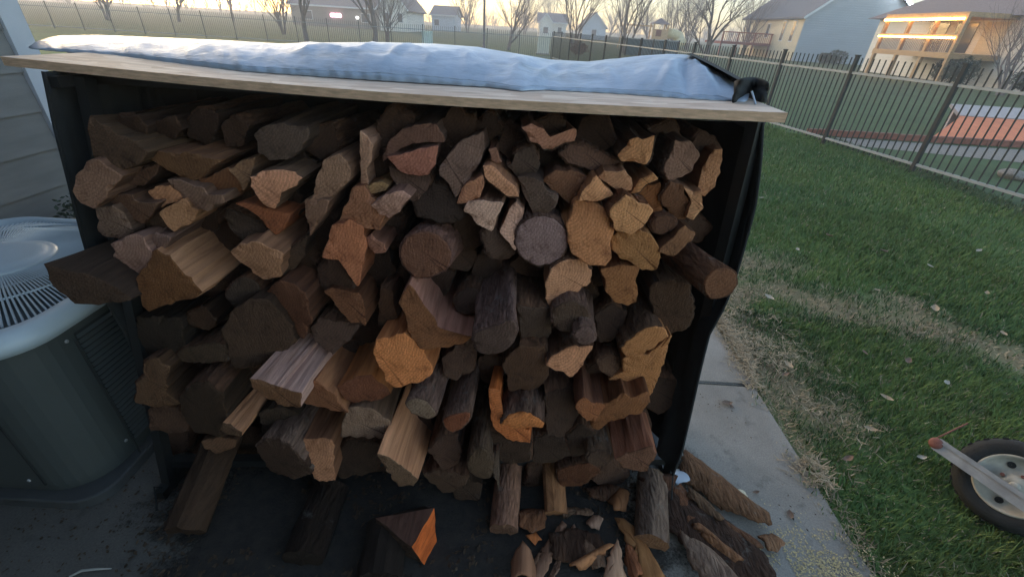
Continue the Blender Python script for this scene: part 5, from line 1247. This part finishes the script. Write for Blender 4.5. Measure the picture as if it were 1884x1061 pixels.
slab_piece('paper_scrap', 'small white paper scrap at the bottom right of the bark', 'paper', [(1380,1024),(1388,1020),(1409,1034),(1404,1050),(1382,1038)], .004, (0,0,0), 'white_paper', thick=.002, sd=13)
p = at_z(1364, 913, .012)
bm = bmesh.new(); bmesh.ops.create_icosphere(bm, subdivisions=3, radius=.024)
for v in bm.verts: v.co *= 1 + .5 * N3(v.co, 60); v.co.z *= .55; v.co.x *= 1.25
me = bpy.data.meshes.new('fungus'); bm.to_mesh(me); bm.free()
tag(link('fungus_lump', me, M['foam'], None, p), 'cream lump of fungus beside the long curved bark slab', 'fungus')

def ground_log(name, label, a, b, prof, col, side, bark=None):
    """a log lying between two ground points; prof = cross section (offset, height) list, first end a is nearest"""
    a, b = Vector(a), Vector(b); ax_ = (b - a).normalized(); sx = ax_.cross(Vector((0, 0, 1))).normalized(); up = sx.cross(ax_)
    pr = chaikin([Vector((x, 0, z)) for x, z in prof], 1); ring = []
    for i in range(len(pr)):
        p_, q_ = pr[i], pr[(i + 1) % len(pr)]; n = max(1, int((q_ - p_).length / .012)); ring += [p_.lerp(q_, k / n) for k in range(n)]
    n = len(ring); NS = 9; L = (b - a).length; vs_ = []; rn = random.uniform(0, 40)
    for s in range(NS):
        t = s / (NS - 1)
        for q in ring:
            w = 1 + .06 * N3((q.x * 30 + rn, t * 4, q.z * 30))
            vs_.append(ax_ * (L * t + (.008 * N3((q.x * 50, rn, q.z * 50)) if s == 0 else 0)) + sx * q.x * w + up * (q.z * w))
    fs_ = [(s * n + i, (s + 1) * n + i, (s + 1) * n + (i + 1) % n, s * n + (i + 1) % n) for s in range(NS - 1) for i in range(n)]
    fs_.append(tuple((NS - 1) * n + i for i in range(n)))
    o = mesh_obj(name, vs_, fs_, M['bark' if bark else 'split'], None, bool(bark), a)
    o.color = wood(side); tag(o, label, 'log', 'logs fallen on the patio')
    cv = vs_[:n] + [sum(vs_[:n], Vector()) / n]; ce = mesh_obj('cut_end', cv, [(i, n, (i + 1) % n) for i in range(n)][:], M['end'], o)
    ce.color = wood(col)
    return o
g1, g2 = at_z(926, 985), at_z(938, 868)
ground_log('fallen_log', 'thin bark-spotted log lying on the patio pointing at the viewer', g1 + Vector((0, 0, .012)), g2 + Vector((.0, .10, .05)), [(-.045, 0), (.045, 0), (.05, .035), (.02, .07), (-.03, .065), (-.05, .03)], (90,76,66), (112,92,80), True)
g1, g2 = at_z(352, 985), at_z(405, 872)
ground_log('fallen_log', 'dark log leaning out at the lower left corner of the rack', g1 + Vector((0, 0, .01)), g2 + Vector((.02, .16, .15)), [(-.06, 0), (.05, 0), (.07, .05), (.02, .10), (-.05, .085)], (44,38,33), (50,43,36))
g1, g2 = at_z(700, 1080), at_z(715, 985)
ground_log('fallen_log', 'dark blackish log at the bottom edge before the orange wedge', g1 + Vector((0, 0, .005)), g2 + Vector((0, .02, .005)), [(-.07, 0), (.06, 0), (.07, .05), (.0, .09), (-.07, .06)], (26,24,23), (28,26,25))
g1, g2 = at_z(560, 1040), at_z(600, 930)
ground_log('fallen_log', 'black-brown log lying in the dark below the middle of the rack', g1 + Vector((0, 0, .005)), g2 + Vector((0, .05, .005)), [(-.06, 0), (.06, 0), (.07, .05), (.0, .085), (-.06, .06)], (28,26,24), (30,27,25), True)
g1, g2 = at_z(1192, 1008), at_z(1192, 912)
ground_log('fallen_log', 'grey bark log stub beside the tan splinter', g1 + Vector((0, 0, .005)), g2 + Vector((.02, .06, .01)), [(-.05, 0), (.05, 0), (.065, .045), (.0, .085), (-.055, .05)], (96,80,64), (92,86,80), True)
g1, g2 = at_z(1020, 948), at_z(1008, 866)
ground_log('fallen_log', 'yellow-edged split log standing at the foot of the stack', g1 + Vector((0, 0, .005)), g2 + Vector((0, .06, .10)), [(-.035, 0), (.035, 0), (.045, .03), (.0, .06), (-.04, .045)], (126,98,70), (112,88,64))
# split wedge with an orange fresh face
W = [at_z(692, 952, .10), at_z(800, 933, .10), at_z(757, 1006, .10), at_z(783, 1040, .0), at_z(804, 1000, .0), at_z(700, 1000, .0), at_z(780, 930, .0)]
wc = W[2].copy(); wc.z = 0
ow = [p - wc for p in W]
wd = thing('split_wedge', 'split log wedge with one bright orange face lying on the patio', 'log', wc, 0, 'logs fallen on the patio')
for nm, fcs, mt, cl in (('top_face', [(0, 2, 1)], 'split', (72,58,54)), ('fresh_face', [(2, 3, 4, 1)], 'split', (176,98,48)), ('rough_side', [(0, 5, 3, 2), (1, 4, 6), (0, 1, 6), (0, 6, 5), (5, 6, 4, 3)], 'bark', (52,46,42))):
    bm = bmesh.new(); vv = [bm.verts.new(p) for p in ow]
    for f in fcs: bm.faces.new([vv[i] for i in f])
    for v in [v for v in bm.verts if not v.link_faces]: bm.verts.remove(v)
    bmesh.ops.triangulate(bm, faces=bm.faces[:]); bmesh.ops.subdivide_edges(bm, edges=bm.edges[:], cuts=5, use_grid_fill=True)
    for v in bm.verts: v.co += Vector((N3(v.co, 25), N3(v.co + Vector((9, 0, 0)), 25), N3(v.co + Vector((0, 9, 0)), 25))) * .005
    me = bpy.data.meshes.new(nm); bm.to_mesh(me); bm.free()
    o = link(nm, me, M[mt], wd); o.color = wood(cl)
# pale twig bottom left
tw = [at_z(128, 1060, .006), at_z(150, 1049, .012), at_z(178, 1046, .012), at_z(205, 1045, .006)]
tag(MB().tube(tw, [.003, .004, .0035, .002], 6).build('pale_twig', simple('pale twig', (.35, .33, .30), .9)), 'pale curved twig on the dark concrete at the bottom left', 'twig')

# bark litter: too fine to count
rnd = random.Random(5); lt = MB()
def litter(n, box, smin, smax):
    for _ in range(n):
        x = rnd.uniform(box[0], box[2]); y = rnd.uniform(box[1], box[3]); s = rnd.uniform(smin, smax)
        if N3((x * 3, y * 3, 8)) < -0.15 + (0.2 if x > .55 else 0): continue
        a = rnd.uniform(0, 6.28); el = rnd.uniform(.25, .7)
        u = Vector((math.cos(a), math.sin(a), rnd.uniform(-.25, .25))); v = Vector((-math.sin(a) * el, math.cos(a) * el, rnd.uniform(-.2, .2)))
        c = Vector((x, y, .006 + s * .3))
        lt.poly([c - u * s, c + v * s, c + u * s * .9 + Vector((0, 0, s * .1)), c - v * s])
litter(3600, (-1.2, .5, .75, 1.6), .004, .015); litter(900, (.15, .5, 1.0, 1.15), .003, .014); litter(250, (.6, .62, 1.25, 1.6), .002, .007); litter(500, (-1.6, .45, -.9, 1.0), .002, .008); litter(150, (-1.1, .5, .6, .9), .006, .02)
lo = lt.build('bark_litter', M['bark']); lo.color = (.085, .055, .036, 1)
tag(lo, 'fine dark bark crumbs scattered on the concrete under the stack', 'bark litter', kind='stuff')
# bark soil sheet, its near-black colour also holding the shade below the stack
NG = 110; vs_ = []; fs_ = []; alive = {}; covv = []
for j in range(NG):
    for i in range(NG):
        x = -1.45 + 2.5 * i / (NG - 1); y = .25 + 1.42 * j / (NG - 1)
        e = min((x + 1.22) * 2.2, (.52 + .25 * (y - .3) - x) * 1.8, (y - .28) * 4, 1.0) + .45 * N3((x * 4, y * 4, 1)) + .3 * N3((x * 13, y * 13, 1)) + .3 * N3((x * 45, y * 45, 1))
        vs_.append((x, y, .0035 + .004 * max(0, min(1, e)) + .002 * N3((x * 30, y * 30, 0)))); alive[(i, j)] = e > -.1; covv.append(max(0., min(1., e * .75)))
for j in range(NG - 1):
    for i in range(NG - 1):
        if all(alive[k] for k in ((i, j), (i + 1, j), (i, j + 1), (i + 1, j + 1))):
            a = j * NG + i; fs_.append((a, a + 1, a + NG + 1, a + NG))
sm_, snt, sb = newmat('shade darkened bark soil')
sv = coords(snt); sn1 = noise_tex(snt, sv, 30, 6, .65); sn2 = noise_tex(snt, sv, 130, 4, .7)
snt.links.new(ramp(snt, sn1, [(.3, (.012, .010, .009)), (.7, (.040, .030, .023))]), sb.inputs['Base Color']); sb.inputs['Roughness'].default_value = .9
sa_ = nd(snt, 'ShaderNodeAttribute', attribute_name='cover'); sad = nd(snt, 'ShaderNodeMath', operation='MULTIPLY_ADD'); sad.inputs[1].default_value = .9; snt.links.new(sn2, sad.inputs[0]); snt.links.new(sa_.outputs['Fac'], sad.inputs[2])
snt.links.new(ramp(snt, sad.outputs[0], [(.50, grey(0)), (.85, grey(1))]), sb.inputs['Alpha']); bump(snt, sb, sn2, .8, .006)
so_ = mesh_obj('shaded_soil', vs_, fs_, sm_, None, True)
at_ = so_.data.attributes.new('cover', 'FLOAT', 'POINT'); at_.data.foreach_set('value', covv)
tag(so_, 'bark soil with painted-in shade on the concrete below the stack', 'soil', kind='stuff')
# fine yellow grains at the bottom right of the slab
c0 = at_z(1520, 1045); sdm = MB(); rnd = random.Random(8)
for _ in range(2600):
    x = c0.x + rnd.gauss(0, .10); y = c0.y + rnd.gauss(-.02, .085)
    if N3((x * 14, y * 14, 3)) < -.12: continue
    s = rnd.uniform(.0012, .0036); a = rnd.uniform(0, 6.28); u = Vector((math.cos(a) * s, math.sin(a) * s, rnd.uniform(-.4, .4) * s)); v = Vector((-math.sin(a) * s * .6, math.cos(a) * s * .6, 0))
    c = Vector((x, y, .0025 + rnd.uniform(0, .002) + (.012 if x > 1.27 else 0))); sdm.poly([c - u - v, c + u - v, c + u + v, c - u + v])
tag(sdm.build('grains', simple('yellow sawdust', (.50, .38, .19), .95, .3, 90, 0)), 'patch of fine yellow grains at the slab corner by the grass', 'grains', kind='stuff')

# ------------------------------------------------------------------ wheel and strut at the right edge
wcen = at_z(1866, 893, .15)
wt = thing('cart_wheel', 'black tyred cart wheel with cream rim and grey strut on the grass', 'wheel', wcen)
to_cam = (Vector((0, 0, CAM_H)) - wcen).normalized()
axis_ = (to_cam + Vector((.15, .05, -.10))).normalized()
WM = axis_.to_track_quat('Z', 'Y').to_matrix().to_4x4()
WS = WM @ Matrix.Scale(.70, 4)
MB().lathe([(.150, -.045), (.168, -.058), (.205, -.060), (.226, -.045), (.235, -.015), (.235, .015), (.226, .045), (.205, .060), (.168, .058), (.150, .045)], WS, 44).build('tyre', M['rubber'], wt, smooth=True)
tr = MB()
for k in range(40):
    t = 2 * math.pi * k / 40; u = Vector((math.cos(t), math.sin(t), 0))
    tr.bar(WS @ (u * .236 + Vector((0, 0, -.03 if k % 2 else .0))), WS @ (u * .236 + Vector((0, 0, .0 if k % 2 else .03))), .016, .006, up=WM.to_3x3() @ u)
tr.build('tread', M['rubber'], wt)
MB().lathe([(.152, .046), (.156, .054), (.148, .056), (.140, .046), (.128, .020), (.085, .006), (.060, .010), (.048, .030), (.030, .036), (.001, .036)], WS, 44).build('rim', M['cream_rim'], wt, smooth=True)
MB().lathe([(.022, .036), (.022, .060), (.012, .066), (.001, .066)], WS, 20).build('hub', M['cream_rim'], wt, smooth=True)
for k in range(5):
    t = 2 * math.pi * k / 5 + .3
    MB().lathe([(.001, .046), (.0085, .046), (.0095, .026)], WS @ Matrix.Translation((.062 * math.cos(t), .062 * math.sin(t), -.012)), 8).build('wheel_bolt', M['rust_red'], wt)
    MB().lathe([(.001, .0325), (.016, .0325), (.018, .020)], WS @ Matrix.Translation((.104 * math.cos(t + .6), .104 * math.sin(t + .6), -.013)) @ Matrix.Diagonal((1, 1, 1, 1)), 14).build('rim_hole', M['rubber'], wt)
hz = wcen + to_cam * .065
s0 = at_plane(1722, 815, to_cam, to_cam.dot(hz)); s1 = at_plane(1895, 932, to_cam, to_cam.dot(hz))
MB().bar(s0 - wcen, s1 - wcen, .052, .018, up=to_cam).build('strut', M['grey_strut'], wt)
MB().bar(s0 - wcen + Vector((0, .012, .010)), s1 - wcen + Vector((0, .012, .010)), .004, .026, up=to_cam).build('strut_flange', M['grey_strut'], wt)
MB().lathe([(.001, -.014), (.018, -.014), (.022, -.008), (.022, .010), (.016, .016), (.001, .016)], Matrix.Translation(s0 - wcen) @ WM, 16).build('bracket', M['rust_red'], wt, smooth=True)
rd0 = at_plane(1722, 806, to_cam, to_cam.dot(hz)); rd1 = at_plane(1781, 778, to_cam, to_cam.dot(hz) - .02)
MB().tube([rd0 - wcen, rd1 - wcen], .0030, 6).build('rod', M['rust_red'], wt)

# ------------------------------------------------------------------ fallen leaves on the lawn
leafm = [simple('dry tan leaf', (.34, .25, .16), .8, .3, 20, .3), simple('dry brown leaf', (.15, .09, .06), .8, .3, 20, .3), simple('bleached leaf', (.34, .30, .24), .8, .3, 20, .3)]
def leaf_mesh(seed, w=.5):
    rn = random.Random(seed); rows = []
    for i in range(7):
        t = i / 6; half = w * math.sin(math.pi * min(1, t * .96 + .03)) ** .8 * .5; r = []
        for j in range(5):
            s = (j - 2) / 2
            r.append(Vector((t - .5, s * half * (1 + .2 * N3((t * 5, s, seed))), .18 * s * s * half * 2 + .12 * (t - .5) ** 2 * 4 + .05 * N3((t * 4, s * 2, seed * 3)))))
        rows.append(r)
    return MB().grid(rows)
lspots = [(1717,573,'large pale tan leaf in the middle of the lawn',0,.065,1.0),(1612,535,'tan curled leaf above the straw strip',0,.05,.4),(1415,548,'bleached leaf beside the right side panel',2,.055,2.0),
 (1625,463,'brown leaf clump in the dark green lawn',1,.07,.2),(1525,435,'dark dead weed tuft near the upper lawn',1,.08,1.5),(1467,460,'pale curled stalk standing in the lawn',2,.045,1.2),
 (1340,735,'brown crumpled leaf on the right slab',1,.05,.3),(1385,742,'tiny white sliver on the right slab',2,.018,.9),(1346,745,'small dark crumb below the crumpled leaf',1,.02,2.4),
 (1690,848,'pale leaf in the grass left of the wheel bracket',2,.035,.1),(1670,665,'brown leaf right of the straw strip',1,.045,.7),(1450,672,'leaf in the straw by the slab edge',0,.045,1.9),
 (1630,733,'tan leaf low in the dark grass',0,.045,2.2),(1740,705,'bleached leaf in the lower right lawn',2,.04,.5),(1845,615,'tan leaf near the right frame edge',0,.05,1.1),(1800,462,'pale leaf at the upper right of the lawn',2,.05,.3),
 (1590,650,'dull leaf in the dark green patch',1,.04,1.3),(1507,412,'pale upright stalk tip in the upper lawn',2,.03,1.4),(1400,365,'pale curved stalk beside the cover',2,.05,.2),(1600,790,'tan leaf above the dark lower grass',0,.04,2.7),
 (1445,690,'brown leaf by the slab joint',1,.035,.3),(1815,540,'dry leaf right of the large pale leaf',0,.04,.8),(1710,490,'pale leaf in the green upper right lawn',2,.04,2.3),(1560,845,'brown leaf in the low straw',1,.04,.4),
 (1395,898,'dark stain-like leaf scrap on the slab',1,.022,.2),(1455,945,'thin brown leaf scrap low on the slab',1,.035,1.2)]
for i, (px, py, lab, mi, sz, rz) in enumerate(lspots):
    p = at_z(px, py, .012 if p.x < 1.27 else .03)
    on_slab = p.x < 1.27
    me_o = leaf_mesh(i).build('dry_leaf', leafm[mi], None, True, (p.x, p.y, .006 if on_slab else .035))
    sz *= 1.3; me_o.scale = (sz, sz, sz); me_o.rotation_euler = (random.uniform(-.2, .2), random.uniform(-.25, .25), rz)
    tag(me_o, lab, 'leaf', 'dry leaves on the ground')

# ------------------------------------------------------------------ grass blades
rng = np.random.default_rng(3)
V, Fc, C = [], [], []
def blades(n, x0, x1, y0, y1, w, h, seed):
    xs_ = rng.uniform(x0, x1, n); ys_ = rng.uniform(y0, y1, n)
    for x, y in zip(xs_, ys_):
        edge = 1.21 + .10 * N3((y * 4, 1, 0)) + .05 * N3((y * 17, 1, 0)) + (.12 * max(0, y - 1.9) * -1 if y > 1.9 else 0)
        if y < 3.0 and x < edge: continue
        dm = dead_amount(x, y)
        if rng.random() < dm * .25: continue
        g = .5 + .5 * N3((x * .9, y * .9, .3)); k = rng.uniform(.65, 1.35)
        dead = rng.random() < dm * .8 + .11 + (.6 if x < 1.34 else 0)
        if dead: col = (.34 * k, .26 * k, .165 * k)
        else:
            c = turf_colour(x, y) if dm < .15 else Vector((.05, .095, .032)); col = (c[0] * k * 1.0, c[1] * k * 1.0, c[2] * k)
        hh = h * rng.uniform(.4, 1.35) * (1 + .5 * N3((x * 4, y * 4, 2))) * (.45 if dead else 1) * (1 - .45 * dm); a = rng.uniform(0, 6.283); ln = hh * (rng.uniform(.9, 2.2) if dead else rng.uniform(.15, .9))
        ca_, sa = math.cos(a), math.sin(a); a2 = a + 1.57 + rng.uniform(-.5, .5); cw, sw = math.cos(a2) * w / 2, math.sin(a2) * w / 2
        b = len(V)
        V.extend(((x - cw, y - sw, GZ), (x + cw, y + sw, GZ), (x + ca_ * ln * .4 + cw * .7, y + sa * ln * .4 + sw * .7, GZ + hh * .65), (x + ca_ * ln * .4 - cw * .7, y + sa * ln * .4 - sw * .7, GZ + hh * .65), (x + ca_ * ln, y + sa * ln, GZ + hh)))
        Fc.append((b, b + 1, b + 2, b + 3)); Fc.append((b + 3, b + 2, b + 4)); C.extend([col] * 5)
blades(34000, 1.2, 2.8, .4, 2.4, .0042, .044, 1)
blades(30000, 1.1, 4.2, 2.2, 4.6, .006, .048, 2)
blades(26000, 2.8, 6.2, .9, 4.6, .007, .048, 3)
blades(36000, 1.6, 6.0, 4.6, 9.0, .010, .052, 4)
blades(14000, 2.4, 5.2, 9.0, 14.0, .018, .07, 5)
blades(16000, -3.0, 1.6, 3.0, 9.0, .012, .065, 6); blades(9000, -4.0, 2.4, 9.0, 16.0, .02, .07, 7)
for _ in range(4200):                       # loose straw strewn over the slab edge and the dead strips
    y = rng.uniform(1.1, 2.5); x = 1.34 - abs(rng.normal(0, .06)) - .05 * N3((y * 3, 0, 0))
    if rng.random() < .45: x = 1.3 + abs(rng.normal(0, .22)); y += rng.uniform(0, 1.0)
    if N3((x * 5, y * 3.2, 2)) < -.08: continue
    k = rng.uniform(.55, 1.3); a = rng.uniform(0, 6.283); ln = rng.uniform(.012, .05); w = .0022; z = .004 + rng.uniform(0, .006) + (.01 if x > 1.27 else 0)
    ca_, sa = math.cos(a), math.sin(a); b = len(V); z2 = z + rng.uniform(-.002, .012)
    V.extend(((x - sa * w, y + ca_ * w, z), (x + sa * w, y - ca_ * w, z), (x + ca_ * ln + sa * w * .6, y + sa * ln - ca_ * w * .6, z2), (x + ca_ * ln - sa * w * .6, y + sa * ln + ca_ * w * .6, z2)))
    Fc.append((b, b + 1, b + 2, b + 3)); C.extend([(.33 * k, .25 * k, .16 * k)] * 4)
gr = mesh_obj('grass', V, Fc, M['blade'])
ca = gr.data.color_attributes.new('turf', 'FLOAT_COLOR', 'POINT')
buf = np.ones((len(V), 4), dtype=np.float32); buf[:, :3] = np.array(C, dtype=np.float32)
ca.data.foreach_set('color', buf.ravel())
tag(gr, 'short green grass with straw-coloured dead patches right of the slab', 'grass', kind='stuff')
# ------------------------------------------------------------------ dusk haze
hz_ = MB().box((-420, -14, -1.0), (420, 330, 22)).build('haze', None)
hm = bpy.data.materials.new('thin dusk haze'); hm.use_nodes = True
hn = hm.node_tree; hn.nodes.clear()
hv = hn.nodes.new('ShaderNodeVolumePrincipled'); ho = hn.nodes.new('ShaderNodeOutputMaterial')
hv.inputs['Color'].default_value = (.86, .84, .86, 1); hv.inputs['Density'].default_value = 0.0042; hv.inputs['Anisotropy'].default_value = 0.35
hn.links.new(hv.outputs[0], ho.inputs['Volume'])
hz_.data.materials.append(hm)
tag(hz_, 'thin pale dusk haze over the yards', 'haze', kind='stuff')
